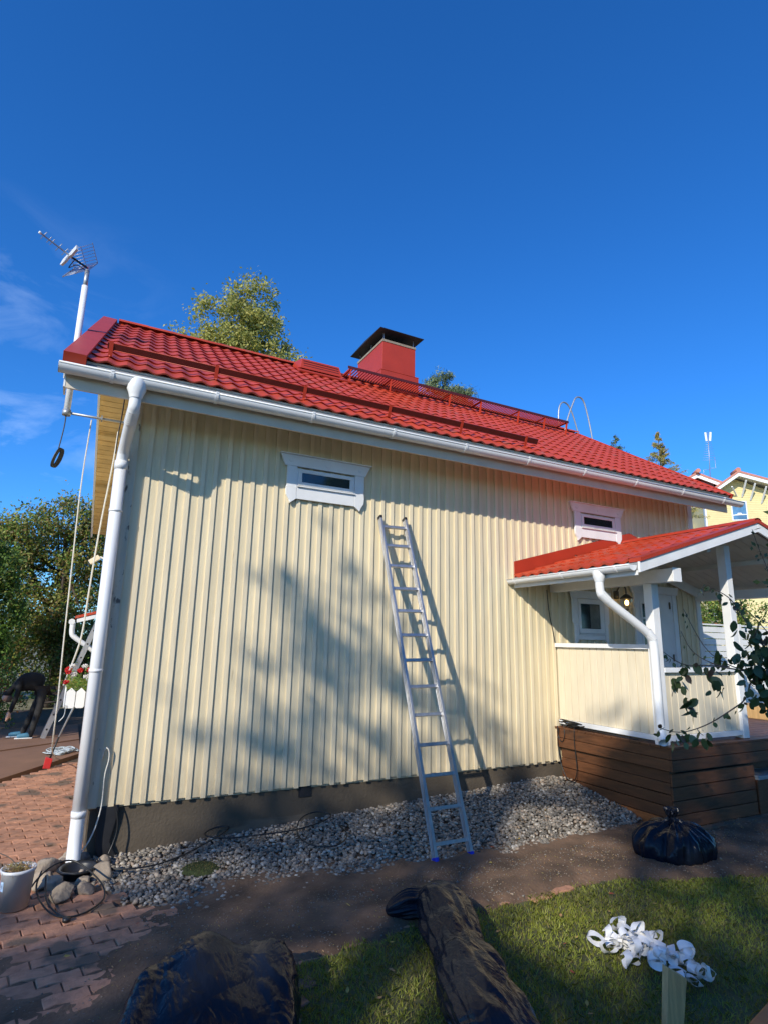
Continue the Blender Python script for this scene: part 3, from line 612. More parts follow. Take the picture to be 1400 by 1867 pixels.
for x in (.058, .94, 1.886, 2.80, 3.73, 4.66, 5.59, 6.55, 7.52, 8.46):
    b = MB(); q = [(gy + (gr + .005) * math.cos(PI + PI * j / n), gzz + (gr + .005) * math.sin(PI + PI * j / n)) for j in range(n + 1)]
    for a_, c_ in zip(q, q[1:]): b.beam((x, a_[0], a_[1]), (x, c_[0], c_[1]), .026, .004, up=(0, 1, 0) if abs(a_[0] - c_[0]) < abs(a_[1] - c_[1]) else (0, 0, 1))
    b.box(x - .013, x + .013, gy - gr - .012, gy - gr + .018, gzz + .004, gzz + .016); b.box(x - .012, x + .012, gy - gr + .018, -.50, gzz + .004, gzz + .010)
    sub(b.obj('gutter_bracket', 'whitemetal'), gut)
for o in [o for o in bpy.data.objects if o.name.startswith('gutter_bracket')]: o.matrix_parent_inverse = Matrix.Translation((0, 0, 0))

# downpipe at the left corner
dp = MB(); dx, dy = .232, -.098
dp.tube(chaikin([(.262, gy, 3.97), (.262, gy + .005, 3.80), (.258, gy + .03, 3.72), (dx + .008, dy - .05, 3.50), (dx, dy, 3.40), (dx, dy, 3.30)], 3), .050, 16)
dp.tube([(dx, dy, 3.36), (dx, dy, 1.9), (dx, dy, .38)], .053, 16); dp.tube([(dx, dy, 3.30), (dx, dy, 3.38)], .058, 16)
dp.tube([(dx, dy, .40), (dx, dy - .003, .22), (dx, dy - .02, .12), (dx, dy - .055, .045)], .0535, 16, cap=False); dp.tube([(dx, dy, .36), (dx, dy, .41)], .0575, 16)
dp = dp.obj('downpipe', 'whitemetal', house)
b = MB(); 
for (zc, yc, rr) in ((3.945, gy, .078), ):
    b.lathe([(.052, -.13), (.062, -.09), (.080, -.045), (.080, .02), (.074, .045)], (.262, gy, 3.955), 16)
b.obj('outlet', 'whitemetal', house)
b = MB()
for t in np.linspace(0, 1, 7):
    p = Vector((.259, gy + .03, 3.73)).lerp(Vector((.249, gy + .13, 3.655)), t); q = p + Vector((0, .012, -.010)); b.tube([p, p.lerp(q, .5), q], [.051, .0545, .051], 16, cap=False)
b.obj('pipe_elbow', 'whitemetal', house)
for z in (2.9, 1.5): b = MB(); b.tube([(dx, dy, z), (dx, dy, z + .025)], .0575, 16); b.box(dx - .012, dx + .012, dy + .04, -.0, z, z + .022); b.obj('pipe_clamp', 'whitemetal', house)

# --- windows
def crescent(b, cx, cz, y, r=.026):
    n = 7; o = [(cx + r * math.sin(t), cz - r * math.cos(t)) for t in np.linspace(-1.25, 1.25, n)]; i = [(cx + r * .95 * math.sin(t), cz + .012 - r * .72 * math.cos(t)) for t in np.linspace(1.2, -1.2, n)]
    b.prism(o + i, y - .006, y, 'y')
def casing_window(xo, name_label):
    f = MB(); f.prism([(1.951 + xo, 3.405), (2.626 + xo, 3.405), (2.626 + xo, 3.60), (1.951 + xo, 3.60)], -.040, -.02, 'y')
    win = f.obj('window', 'white', house); win['label'] = name_label
    def p(b, nm, m='white', bev=.002): return sub(b.obj(nm, m, bevel=bev), win)
    b = MB(); b.prism([(1.812 + xo, 3.620), (2.752 + xo, 3.620), (2.815 + xo, 3.742), (1.762 + xo, 3.742)], -.052, -.024, 'y'); p(b, 'head_casing')
    b = MB(); b.box(1.750 + xo, 2.828 + xo, -.075, -.023, 3.743, 3.755); p(b, 'head_cap')
    b = MB()
    for cx in (1.875, 2.29, 2.69): crescent(b, cx + xo, 3.683, -.0525)
    p(b, 'crescent_ornament', 'whitemetal', 0)
    for (a, c, sg) in ((1.838, 1.948, 1), (2.629, 2.739, -1)):
        o, i_ = (a, c) if sg == 1 else (c, a)
        pts = [(o, 3.619), (i_, 3.619), (i_, 3.262), (o + sg * .045, 3.212), (o + sg * .032, 3.25), (o + sg * .0, 3.30), (o - sg * .006, 3.36), (o, 3.41)]
        pts = [(x + xo, z) for x, z in pts]
        if sg == -1: pts = pts[::-1]
        b = MB(); b.prism(pts, -.050, -.023, 'y'); p(b, 'side_casing')
    b = MB(); b.box(1.950 + xo, 2.627 + xo, -.047, -.023, 3.264, 3.392); p(b, 'apron_board')
    b = MB(); b.box(1.950 + xo, 2.627 + xo, -.068, -.023, 3.393, 3.404); p(b, 'sill')
    b = MB(); fx0, fx1, fz0, fz1 = 1.965 + xo, 2.61 + xo, 3.415, 3.588; px0, px1, pz0, pz1 = 2.003 + xo, 2.565 + xo, 3.452, 3.556
    for q in ((fx0, fx1, fz0, pz0), (fx0, fx1, pz1, fz1), (fx0, px0, pz0 + .0005, pz1 - .0005), (px1, fx1, pz0 + .0005, pz1 - .0005)): b.box(q[0], q[1], -.054, -.0405, q[2], q[3])
    p(b, 'sash'); b = MB(); b.box(px0 + .0005, px1 - .0005, -.0455, -.041, pz0 + .001, pz1 - .001); p(b, 'pane', 'glass', 0)
casing_window(0, 'small upper window above the ladder'); casing_window(4.135, 'small upper window above the porch roof')

# porch-side window
f = MB(); f.box(5.925, 6.435, -.034, -.022, 1.955, 2.415); win = f.obj('window', 'white', house); win['label'] = 'square window under the porch roof'
def pw_(b, nm, m='white', bev=.002): return sub(b.obj(nm, m, bevel=bev), win)
b = MB(); b.prism([(5.84, 2.418), (6.545, 2.418), (6.575, 2.52), (5.815, 2.52)], -.05, -.023, 'y'); crescent(b, 6.19, 2.46, -.0505); pw_(b, 'head_casing')
for (o, i_, sg) in ((5.845, 5.935, 1), (6.515, 6.425, -1)):
    pts = [(o, 2.417), (i_, 2.417), (i_, 1.875), (o + sg * .035, 1.815), (o + sg * .03, 1.90), (o + sg * .03, 2.07), (o, 2.11)]; pts = pts if sg == 1 else pts[::-1]
    b = MB(); b.prism(pts, -.050, -.023, 'y'); pw_(b, 'side_casing')
b = MB(); b.box(5.937, 6.423, -.047, -.023, 1.875, 1.940); pw_(b, 'apron_board'); b = MB(); b.box(5.937, 6.423, -.066, -.023, 1.941, 1.953); pw_(b, 'sill')
b = MB()
for q in ((5.945, 6.415, 1.96, 2.02), (5.945, 6.415, 2.35, 2.41), (5.945, 5.985, 2.021, 2.349), (6.345, 6.415, 2.021, 2.349)): b.box(q[0], q[1], -.056, -.0345, q[2], q[3])
pw_(b, 'sash'); b = MB(); b.box(5.986, 6.344, -.045, -.035, 2.022, 2.348); pw_(b, 'pane', 'glass', 0)
b = MB(); b.box(6.16, 6.335, -.0495, -.0455, 2.03, 2.34); pw_(b, 'curtain_edge', mat('dim_curtain', (.10, .10, .085), .3, .3, 9), 0)

# door
door = MB().box(7.125, 7.865, -.036, -.022, .80, 2.555).obj('door', 'white', house)
def dr(b, nm, m='white', bev=.002): return sub(b.obj(nm, m, bevel=bev), door)
for (a, c) in ((7.035, 7.124), (7.866, 7.955)): b = MB(); b.box(a, c, -.052, -.023, .80, 2.556); dr(b, 'side_casing')
b = MB(); b.prism([(7.01, 2.557), (7.98, 2.557), (8.01, 2.67), (6.98, 2.67)], -.056, -.023, 'y'); crescent(b, 7.5, 2.60, -.0565); dr(b, 'head_casing')
for i, (a, c) in enumerate(((2.215, 2.405), (1.985, 2.185), (1.765, 1.955))):
    b = MB(); b.box(7.20, 7.555, -.043, -.0365, a, c); dr(b, 'pane', 'glass', 0)
b = MB()
for q in ((7.165, 7.59, 2.407, 2.44), (7.165, 7.59, 1.73, 1.763), (7.165, 7.198, 1.7635, 2.4065), (7.557, 7.59, 1.7635, 2.4065), (7.1985, 7.5565, 2.187, 2.213), (7.1985, 7.5565, 1.957, 1.983)): b.box(q[0], q[1], -.049, -.0367, q[2], q[3])
dr(b, 'glazing_frame')
b = MB()
for q in ((7.18, 7.58, 1.10, 1.12), (7.18, 7.58, 1.55, 1.57), (7.18, 7.20, 1.121, 1.549), (7.56, 7.58, 1.121, 1.549)): b.box(q[0], q[1], -.043, -.0367, q[2], q[3])
dr(b, 'panel_moulding')
for z in (2.40, 1.65, 1.1): b = MB(); b.tube([(7.80, -.045, z - .05), (7.80, -.045, z + .05)], .009, 8); b.box(7.79, 7.83, -.040, -.0368, z - .045, z + .045); dr(b, 'hinge', 'lampmetal', 0)
b = MB(); b.tube([(7.165, -.04, 1.72), (7.165, -.08, 1.72), (7.24, -.082, 1.72)], .008, 8); dr(b, 'handle', 'galv', 0)

# --- chimney
ch = MB(); cx0, cx1, cy0, cy1 = 4.27, 4.93, 2.56, 3.58
ch.box(cx0, cx1, cy0, cy1, 5.9, 6.985); chim = ch.obj('chimney', 'redflat', house, bevel=.006)
def cp(b, nm, m, bev=0): return sub(b.obj(nm, m, bevel=bev), chim)
b = MB(); b.box(cx0 - .045, cx1 + .045, cy0 - .045, cy1 + .045, 5.9, 6.42); b.box(cx0 - .05, cx1 + .05, cy0 - .05, cy1 + .05, 6.42, 6.432); cp(b, 'base_flashing', 'redflat', .004)
b = MB(); b.box(cx0 - .01, cx1 + .01, cy0 - .01, cy1 + .01, 6.986, 7.03); cp(b, 'crown', 'crown', .004)
b = MB(); b.prism([(cy0 - .12, 7.165), (cy1 + .12, 7.165), (cy1 + .12, 7.175), ((cy0 + cy1) / 2, 7.20), (cy0 - .12, 7.175)], cx0 - .11, cx1 + .11, 'x'); cp(b, 'cap_plate', 'black')
for x in (cx0 + .03, cx1 - .03):
    for y in (cy0 + .03, (cy0 + cy1) / 2, cy1 - .03): b = MB(); b.box(x - .007, x + .007, y - .007, y + .007, 7.0, 7.168); cp(b, 'cap_post', 'galv')

# --- roof vent box
rvb = MB(); rvb.hexa([(2.70, 2.30, 5.98), (3.42, 2.30, 5.98), (3.42, 2.78, 6.16), (2.70, 2.78, 6.16), (2.74, 2.36, 6.17), (3.38, 2.36, 6.17), (3.38, 2.72, 6.27), (2.74, 2.72, 6.27)]); rv = rvb.obj('roof_vent', 'redflat', house, bevel=.006)
for i in range(3):
    z = 6.03 + i * .045; b = MB(); b.box(2.76, 3.36, 2.315 + i * .012, 2.332 + i * .012, z, z + .012); sub(b.obj('louvre', 'reddark'), rv)
slab('vent_base_plate', 'redflat', 2.45, 3.55, 2.12, 2.30, .03, .052)

# --- snow guard
def sgp(x, t): return rp(x - SH * .33, -.17 + t * 0, 0)
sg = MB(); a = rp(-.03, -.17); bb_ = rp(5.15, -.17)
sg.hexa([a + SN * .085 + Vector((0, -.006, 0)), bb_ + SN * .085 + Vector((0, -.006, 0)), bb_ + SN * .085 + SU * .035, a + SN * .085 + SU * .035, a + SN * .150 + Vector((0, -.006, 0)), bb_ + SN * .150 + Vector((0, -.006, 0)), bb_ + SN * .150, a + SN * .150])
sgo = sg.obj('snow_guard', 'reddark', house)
b = MB(); b.tube([a + SN * .150, bb_ + SN * .150], .006, 6); b.tube([a + SN * .086 - SU * .01, bb_ + SN * .086 - SU * .01], .005, 6); sub(b.obj('guard_edge', 'redflat'), sgo)
for x in (.0, .965, 1.90, 2.93, 3.93, 4.95):
    p = rp(x, -.17); b = MB(); b.beam(p + SN * .02 - SU * .10, p + SN * .02 + SU * .12, .035, .006, up=SN); b.beam(p + SN * .02 - SU * .03, p + SN * .165 - SU * .0, .005, .035, up=(1, 0, 0)); b.tube([p + SN * .03 - SU * .09, p + SN * .048 - SU * .09], .011, 6)
    sub(b.obj('guard_bracket', 'redflat'), sgo)

# --- roof walkway (open grating)
wk0, wk1, wy0, wy1, wz = 3.47, 8.27, 2.20, 2.52, 6.135
b = MB()
for y in (wy0, wy1): b.box(wk0, wk1, y - .006, y + .006, wz - .022, wz + .022)
wk = b.obj('roof_walkway', 'reddark', house)
b = MB()
for i in range(1, 96): x = wk0 + (wk1 - wk0) * i / 96; b.box(x - .009, x + .009, wy0 + .007, wy1 - .007, wz - .012, wz + .004)
o = sub(b.obj('grating_bar', 'redflat'), wk)
for x in (3.52, 4.26, 5.45, 6.12, 7.0, 7.65, 8.22):
    b = MB(); b.beam((x, wy0 - .0, wz - .03), (x, wy0 + .05, rz(wy0 + .05) + .03), .05, .006, up=(1, 0, 0)); b.beam((x, wy0, wz - .028), (x, wy1, wz - .028), .03, .01); b.beam((x, wy0 + .02, rz(wy0 + .02) + .03), (x, wy1, rz(wy1) + .03), .04, .008)
    sub(b.obj('walkway_bracket', 'redflat'), wk)

# --- steel ladder on the far gable, stringers hooped over the verge
gl = thing('gable_ladder', 'grey steel ladder hoops curving over the right roof end', 'ladder', (9.4, 2.9, 0))
for pts in ([(8.62, 2.65, 6.18), (8.66, 2.65, 6.32), (8.75, 2.65, 6.55), (8.86, 2.65, 6.78), (8.99, 2.65, 7.03), (9.20, 2.65, 7.02), (9.30, 2.65, 6.70), (9.38, 2.65, 6.30), (9.42, 2.65, 6.0), (9.42, 2.65, .3)],
            [(9.00, 3.2, 6.45), (9.00, 3.2, 6.75), (9.04, 3.2, 7.02), (9.18, 3.2, 7.16), (9.36, 3.2, 7.08), (9.50, 3.2, 6.75), (9.60, 3.2, 6.4), (9.64, 3.2, 6.0), (9.64, 3.2, .3)]):
    b = MB(); b.tube(chaikin(pts, 3), .017, 8); b.obj('stringer', 'galv', gl)
for k in range(17): z = .5 + k * .31; MB().tube([(9.42, 2.65, z), (9.64, 3.2, z)], .012, 6).obj('rung', 'galv', gl)

# flood lamp and junction box on the gable wall
b = MB(); b.beam((.10, 2.0, 2.655), (.20, 2.0, 2.735), .09, .055, up=(0, 0, 1)); fl = b.obj('flood_lamp', 'porchcream', house, bevel=.006)
b = MB(); b.beam((.095, 1.999, 2.648), (.125, 1.999, 2.672), .075, .048); sub(b.obj('lamp_glass', 'glass'), fl)
b = MB(); b.tube(chaikin([(.17, 2.0, 2.71), (.22, 2.0, 2.74), (.29, 2.0, 2.68), (.43, 2.0, 2.62)], 2), .012, 8); sub(b.obj('lamp_arm', 'white'), fl)

# ------------------------------------------------------------------ antenna
ant = thing('antenna_mast', 'white antenna mast with directional aerial at left gable', 'antenna', (-.31, .9, 3.6))
MB().tube([(-.31, .9, 4.08), (-.31, .9, 5.60)], .033, 12).obj('mast', 'white', ant)
MB().tube([(-.31, .9, 5.58), (-.31, .9, 5.80)], .024, 10).obj('mast_tip', 'galv', ant)
b = MB(); b.tube([(-.30, .9, 4.10), (.32, .93, 4.11)], .014, 8); b.tube([(-.31, .9, 4.07), (-.31, .9, 4.13)], .042, 10); b.box(.02, .035, .88, .95, 4.08, 4.13); b.obj('wall_arm', 'galv', ant)
# aerial built round the boom
A0 = Vector((-.785, .70, 5.965)); A1 = Vector((-.44, .90, 5.885)); bd = (A1 - A0).normalized(); side = Vector((.80, -.50, .34)); side = (side - bd * side.dot(bd)).normalized(); au = side.cross(bd).normalized()
if au.z < 0: au = -au
MB().beam(A0, A1, .012, .012).obj('boom', 'galv', ant); b = MB(); b.tube([A0 - bd * .012, A0 + bd * .012], .014, 8); b.obj('boom_cap', 'white', ant)
for t, hl in ((.04, .055), (.10, .045), (.135, .045), (.21, .055), (.28, .055)):
    c = A0 + bd * t * 1.0; MB().tube([c - side * hl, c + side * hl], .0036, 6).obj('director_rod', 'galv', ant)
C0 = A1 - bd * .01
b = MB(); hh = .03
pr_ = [(-.15, -.02), (-.10, .025), (-.03, .035), (.0, .018), (.05, .03), (.13, .045), (.13, -.03), (.05, -.05), (0, -.03), (-.05, -.05), (-.13, -.045)]
vs = [C0 - bd * .06 + side * x + au * z * 1.1 + bd * s_ for s_ in (-.012, .012) for x, z in pr_]; n = len(pr_); b.add(vs, [tuple(range(n)), tuple(range(2 * n - 1, n - 1, -1))] + [(i, i + n, (i + 1) % n + n, (i + 1) % n) for i in range(n)]); b.obj('dipole_box', 'bucket', ant)
Vr, Vl = Vector((-.225, 1.0, 5.985)), Vector((-.445, 1.02, 5.85)); Ur, Ul = Vector((-.300, .86, 6.13)), Vector((-.520, .88, 5.975)); Lr, Ll = Vector((-.305, .86, 5.775)), Vector((-.535, .88, 5.63))
for (e0, e1) in ((Ur, Ul), (Lr, Ll)):
    b = MB()
    for i in range(7):
        t_ = (i + .3) / 6.6; b.tube([Vr.lerp(e0, t_), Vl.lerp(e1, t_)], .0026, 5)
    for w_ in (0, .5, 1): b.beam(Vr.lerp(Vl, w_), e0.lerp(e1, w_), .014 if w_ != .5 else .010, .005, up=(Vr - Vl).normalized())
    b.obj('reflector_grid', 'galv', ant)
MB().beam(C0 - bd * .03, Vector((-.32, .95, 5.86)), .016, .016).obj('boom_end', 'black', ant); MB().beam(Vector((-.32, .98, 5.88)), Vector((-.31, .9, 5.74)), .022, .022).obj('clamp', 'redplastic', ant)
MB().tube(chaikin([C0 + side * .02, C0 - side * .12 - au * .05, C0 - side * .05 - au * .09, C0 + bd * .04 - au * .05, Vector((-.31, .9, 5.78))], 2), .005, 6).obj('aerial_cable', 'rubber', ant)

hc = thing('hanging_cable_coil', 'coil of black cable hanging from the antenna arm', 'cable', (-.33, .9, 3.5))
MB().tube(chaikin([(-.312, .9, 4.08), (-.312, .9, 3.95), (-.325, .9, 3.80), (-.335, .9, 3.70)], 2), .006, 6).obj('cable', 'rubber', hc)
b = MB()
for k in range(7):
    cx = -.348 + .004 * k; pts = [(cx + .020 * math.cos(t) * (1 + .06 * k) + .028 * math.sin(t), .9 + .02 * math.cos(t) + .004 * k, 3.60 + .105 * math.sin(t)) for t in np.linspace(0, 2 * PI, 20)]; b.tube(pts, .006, 5, cap=False)
b.obj('coil', 'rubber', hc)

rp1 = MB(); rp1.tube(chaikin([(-.07, 1.0, 4.10), (-.09, 1.02, 3.4), (-.07, 1.05, 2.6), (-.05, 1.08, 1.7), (-.03, 1.1, 1.15), (-.03, 1.3, .7), (-.02, 2.4, .45), (.04, 4.6, .02)], 2), .007, 6)
rp1.obj('lifting_rope', 'rope', label='thin pale rope hanging down left of the house corner', cat='rope')
rp2 = MB(); rp2.tube(chaikin([(.20, .8, 3.95), (.19, .8, 3.6), (.14, .85, 2.9), (.115, .9, 2.2), (.11, .95, 1.8), (.06, 1.0, 1.55), (.0, 1.2, 1.30)], 2), .0085, 6)
rp2.obj('cable_conduit', 'rope', label='cream cable running down beside the white downpipe', cat='cable')
cb3 = MB(); cb3.tube(chaikin([(.22, .7, 4.3), (.215, .72, 4.1), (.20, .75, 3.9), (.20, .78, 3.7)], 2), .006, 6); cb3.obj('aerial_lead', 'rubber', label='black aerial lead crossing the yellow gable soffit', cat='cable')

# ------------------------------------------------------------------ porch
porch = thing('porch', 'white posted entrance porch with red tile roof', 'porch', (6.9, -.8, .79))
PX, PY, PZ = 5.485, -1.63, .79
def pbox(nm, m, *q, bevel=.003): return MB().box(*q).obj(nm, m, porch, bevel=bevel)
# deck fascia: two proud boards
for z0, z1 in ((.690, .788), (.578, .684)):
    pbox('fascia_board', 'deck', PX, PX + .028, PY + .029, -.03, z0, z1); pbox('fascia_board', 'deck', PX, 8.9, PY, PY + .028, z0, z1)
# recessed skirt boards
zs = [.566, .455, .340, .225, .110]
for i, z in enumerate(zs):
    z1, z0 = z, z - .106
    y1 = -.05 if i < 4 else -.42
    pbox('skirt_board', 'deck' if i < 4 else 'deckor', PX + .045, PX + .067, PY + .075, y1, z0, z1)  # lowest board: sunlight is put into its orange tone
for z in (.545, .415, .285, .155):
    pbox('skirt_board', 'deck', PX + .045, 6.91, PY + .050, PY + .072, z - .122, z)
pbox('skirt_post', 'deck', PX + .07, PX + .14, PY + .08, PY + .15, -.05, .57); pbox('skirt_post', 'stake', PX + .09, PX + .17, -.35, -.28, -.05, .3)
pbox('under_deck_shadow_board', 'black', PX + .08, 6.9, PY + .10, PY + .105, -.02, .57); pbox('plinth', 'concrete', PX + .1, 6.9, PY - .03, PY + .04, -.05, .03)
for i in range(13):
    y0 = PY - .004 + i * .126; pbox('deck_board', 'deck', PX - .004, 8.9, y0, y0 + .118, .7895, .812, bevel=.003)
for (y0, y1, z) in ((PY + .25, PY + .55, .56), (PY + .02, PY + .30, .38)): pbox('stair_tread', 'greyflash', 6.93, 8.6, y0, y1, z, z + .04)
pbox('stair_riser', 'deck', 6.93, 8.6, PY + .30, PY + .32, 0, .55); pbox('stair_riser', 'deck', 6.93, 8.6, PY + .04, PY + .06, 0, .375)
# posts
for x, y, zt in ((5.50, -1.54, 2.47), (6.86, -1.54, 3.02), (8.45, -1.54, 2.50)): pbox('post', 'white', x, x + .105, y, y + .105, .813, zt, bevel=.004)
# left railing: vertical boards, top rail, bottom rail
yb = -1.43; k = 0
while yb < -.03:
    pbox('railing_board', 'porchcream', 5.560, 5.576, yb, min(yb + .1035, -.02), .90, 1.772, bevel=.004); yb += .109
pbox('top_rail', 'white', 5.520, 5.610, -1.434, -.024, 1.775, 1.825); pbox('bottom_rail', 'white', 5.535, 5.60, -1.434, -.03, .845, .898)
xb = 5.61
while xb < 6.84:
    pbox('railing_board', 'porchcream', xb, min(xb + .1035, 6.855), -1.505, -1.489, .90, 1.535, bevel=.004); xb += .109
pbox('top_rail', 'white', 5.607, 6.857, -1.545, -1.455, 1.537, 1.585); pbox('bottom_rail', 'white', 5.607, 6.857, -1.53, -1.47, .845, .898)
# beams
pbox('eave_beam', 'white', 5.47, 5.585, -1.83, -.03, 2.472, 2.61); pbox('eave_beam', 'white', 8.42, 8.535, -1.83, -.03, 2.50, 2.62)
RX, RZ_, EX, EZ = 6.93, 3.215, 4.87, 2.60
psl = (RZ_ - EZ) / (RX - EX)
def pz(x): return EZ + psl * (x - EX) if x <= RX else RZ_ - psl * (x - RX)
def pslab(nm, m, xa, xb, ya, yb, o0, o1, bevel=0): 
    return MB().hexa([(xa, ya, pz(xa) + o0), (xb, ya, pz(xb) + o0), (xb, yb, pz(xb) + o0), (xa, yb, pz(xa) + o0), (xa, ya, pz(xa) + o1), (xb, ya, pz(xb) + o1), (xb, yb, pz(xb) + o1), (xa, yb, pz(xa) + o1)]).obj(nm, m, porch, bevel=bevel)
for (xa, xb) in ((4.93, RX - .002), (RX + .002, 8.97)):
    n = 14
    for i in range(n):
        ya = -1.86 + i * 1.82 / n; pslab('ceiling_board', 'porchceil', xa, xb, ya, ya + 1.82 / n - .006, -.075, -.060)
for x in (6.1, 7.7): pslab('purlin', 'porchceil', x - .03, x + .03, -1.84, -.04, -.135, -.0755)
for (xa, xb) in ((5.6, RX), (RX, 8.5)): pslab('wall_rafter', 'white', xa + .001, xb - .001, -.085, -.055, -.22, -.0755)
for (xa, xb) in ((4.86, RX), (RX, 9.0)):
    pslab('barge_board', 'white', xa + .001, xb - .001, -1.925, -1.90, -.085, .022, .002)
    pslab('verge_flashing', 'redflat', xa + .001, xb - .001, -1.94, -1.80, .0225, .062)
pbox('beam_cap', 'white', 5.462, 5.593, -1.845, -1.831, 2.468, 2.615)
# porch roof tiles, left slope columns run up the slope (x), waves along y
pTP = .158; sl2 = math.hypot(RX - EX, RZ_ - EZ); nr = 6; rl = sl2 / nr; ux = Vector(((RX - EX), 0, RZ_ - EZ)).normalized(); un = Vector((-ux.z, 0, ux.x))
def ptile():
    b = MB(); w_ = lambda u: .026 * (.5 + .5 * math.cos(2 * PI * u)); n = 9; lift = .018
    top = [(i / 8 * pTP, -.008, w_(i / 8) + lift) for i in range(n)]; bt = [(i / 8 * pTP, rl + .003, w_(i / 8)) for i in range(n)]
    b.add(top + bt, [(i + 1, i, n + i, n + i + 1) for i in range(8)], 0, True); b.add(top + [(x, y + .004, z - lift - .01) for x, y, z in top], [(i, i + 1, n + i + 1, n + i) for i in range(8)]); return b.mesh('roof_tile', 'red')
ptm = ptile()
for c in range(11):
    for r_ in range(nr):
        o = link('roof_tile', ptm, porch); p = Vector((EX, -1.80 + c * pTP, EZ + .022)) + ux * r_ * rl
        o.matrix_parent_inverse = Matrix.Identity(4)
        o.matrix_basis = Matrix.Translation((-6.9, .8, -.79)) @ Matrix(((0, ux.x, un.x, p.x), (1, 0, 0, p.y), (0, ux.z, un.z, p.z), (0, 0, 0, 1)))
pslab('roof_deck', 'greyflash', EX, RX - .002, -1.89, -.03, -.055, .018); pslab('right_roof', 'red', RX + .002, 9.0, -1.89, -.03, -.055, .045)
b = MB(); n = 7; pr_ = [(RX + .07 * math.cos(PI * j / (n - 1)), RZ_ + .035 + .045 * math.sin(PI * j / (n - 1))) for j in range(n)]
b.add([(x, -1.94, z) for x, z in pr_] + [(x, -.02, z) for x, z in pr_], [(j + 1, j, n + j, n + j + 1) for j in range(n - 1)], 0, True); b.obj('ridge_cap', 'redflat', porch)
b = MB(); b.prism([(4.885, 2.615), (RX + .08, 3.27), (RX + .12, 3.415), (4.885, 2.83)], -.040, -.028, 'y'); b.prism([(RX + .085, 3.27), (9.0, 2.60), (9.0, 2.83), (RX + .125, 3.415)], -.040, -.028, 'y'); b.obj('wall_flashing', 'redflat', porch)
b = MB(); b.tube([(5.95, -.06, 2.98), (5.95, -.028, 2.99)], .018, 8); b.obj('flashing_plug', 'reddark', porch)
# porch gutter
b = MB(); gx, gzp, gr2 = 4.815, 2.585, .055
pr_ = [(gx + gr2 * math.cos(PI + PI * j / 12), gzp + gr2 * math.sin(PI + PI * j / 12)) for j in range(13)]; pi2 = [(gx + (gr2 - .003) * math.cos(PI + PI * j / 12), gzp + (gr2 - .003) * math.sin(PI + PI * j / 12)) for j in range(13)]
for P_, rev in ((pr_, True), (pi2, False)): b.add([(x, -1.88, z) for x, z in P_] + [(x, -.03, z) for x, z in P_], [((j, j + 1, 14 + j, 13 + j)[::-1] if rev else (j, j + 1, 14 + j, 13 + j)) for j in range(12)], 0, True)
b.tube([(gx - gr2, -1.88, gzp + .002), (gx - gr2, -.03, gzp + .002)], .007, 8); b.prism(pr_, -1.884, -1.879, 'y'); b.prism(pr_, -.033, -.028, 'y'); pg = b.obj('gutter', 'whitemetal', porch)
pg.matrix_parent_inverse = Matrix.Translation((-6.9, .8, -.79))
pbox('eave_board', 'white', 4.875, 4.89, -1.88, -.03, 2.49, 2.60)
for y in (-.15, -.95, -1.7):
    b = MB(); q = [(gx + (gr2 + .004) * math.cos(PI + PI * j / 12), gzp + (gr2 + .004) * math.sin(PI + PI * j / 12)) for j in range(13)]
    for a_, c_ in zip(q, q[1:]): b.beam((a_[0], y, a_[1]), (c_[0], y, c_[1]), .022, .004, up=(1, 0, 0) if abs(a_[0] - c_[0]) < abs(a_[1] - c_[1]) else (0, 0, 1))
    o = b.obj('gutter_bracket', 'whitemetal'); sub(o, pg)
# porch downpipe
b = MB(); path = chaikin([(gx, -1.45, 2.55), (gx, -1.45, 2.36), (gx + .02, -1.455, 2.30), (5.40, -1.56, 1.93), (5.425, -1.57, 1.86), (5.425, -1.57, 1.6), (5.425, -1.57, 1.0)], 3)
b.tube(path, .044, 14); b.tube([(5.425, -1.57, 1.02), (5.425, -1.575, .96), (5.405, -1.60, .90), (5.375, -1.635, .865)], .0465, 14, cap=False); b.lathe([(.046, -.10), (.062, -.05), (.066, .0), (.05, .03)], (gx, -1.45, 2.55), 14)
b.obj('downpipe', 'whitemetal', porch)
b = MB()
for (p, q, nn) in (((gx + .006, -1.452, 2.335), (gx + .09, -1.468, 2.26), 7), ((5.36, -1.553, 1.96), (5.424, -1.57, 1.87), 7)):
    p, q = Vector(p), Vector(q)
    for i in range(nn): a_ = p.lerp(q, i / nn); c_ = p.lerp(q, (i + .9) / nn); b.tube([a_, a_.lerp(c_, .5), c_], [.046, .0495, .046], 14, cap=False)
b.obj('pipe_elbow', 'whitemetal', porch)

# wall lantern
lan = thing('wall_lantern', 'lit glass lantern on wall beside the porch door', 'lantern', (6.70, -.2, 2.3))
b = MB(); b.lathe([(.03, .0), (.062, .02), (.075, .09), (.08, .14)], (6.70, -.2, 2.30), 8, sm=False); b.obj('glass_shade', 'glassclear', lan)
b = MB(); b.lathe([(.001, .21), (.04, .19), (.09, .145), (.086, .138), (.0, .14)], (6.70, -.2, 2.30), 12); b.lathe([(.0, -.03), (.014, -.02), (.03, 0), (0, .004)], (6.70, -.2, 2.30), 12); b.obj('hood', 'lampmetal', lan)
b = MB(); b.tube(chaikin([(6.70, -.2, 2.51), (6.70, -.2, 2.60), (6.70, -.12, 2.64), (6.70, -.05, 2.56), (6.70, -.03, 2.50)], 2), .011, 8); b.lathe([(.0, -.06), (.04, -.05), (.04, .05), (0, .06)], (6.70, -.03, 2.50), 10); b.obj('bracket', 'lampmetal', lan)
b = MB(); b.lathe([(.0, -.035), (.016, -.025), (.022, 0), (.014, .03), (.0, .04)], (6.70, -.2, 2.385), 10); b.obj('bulb', 'bulb', lan)

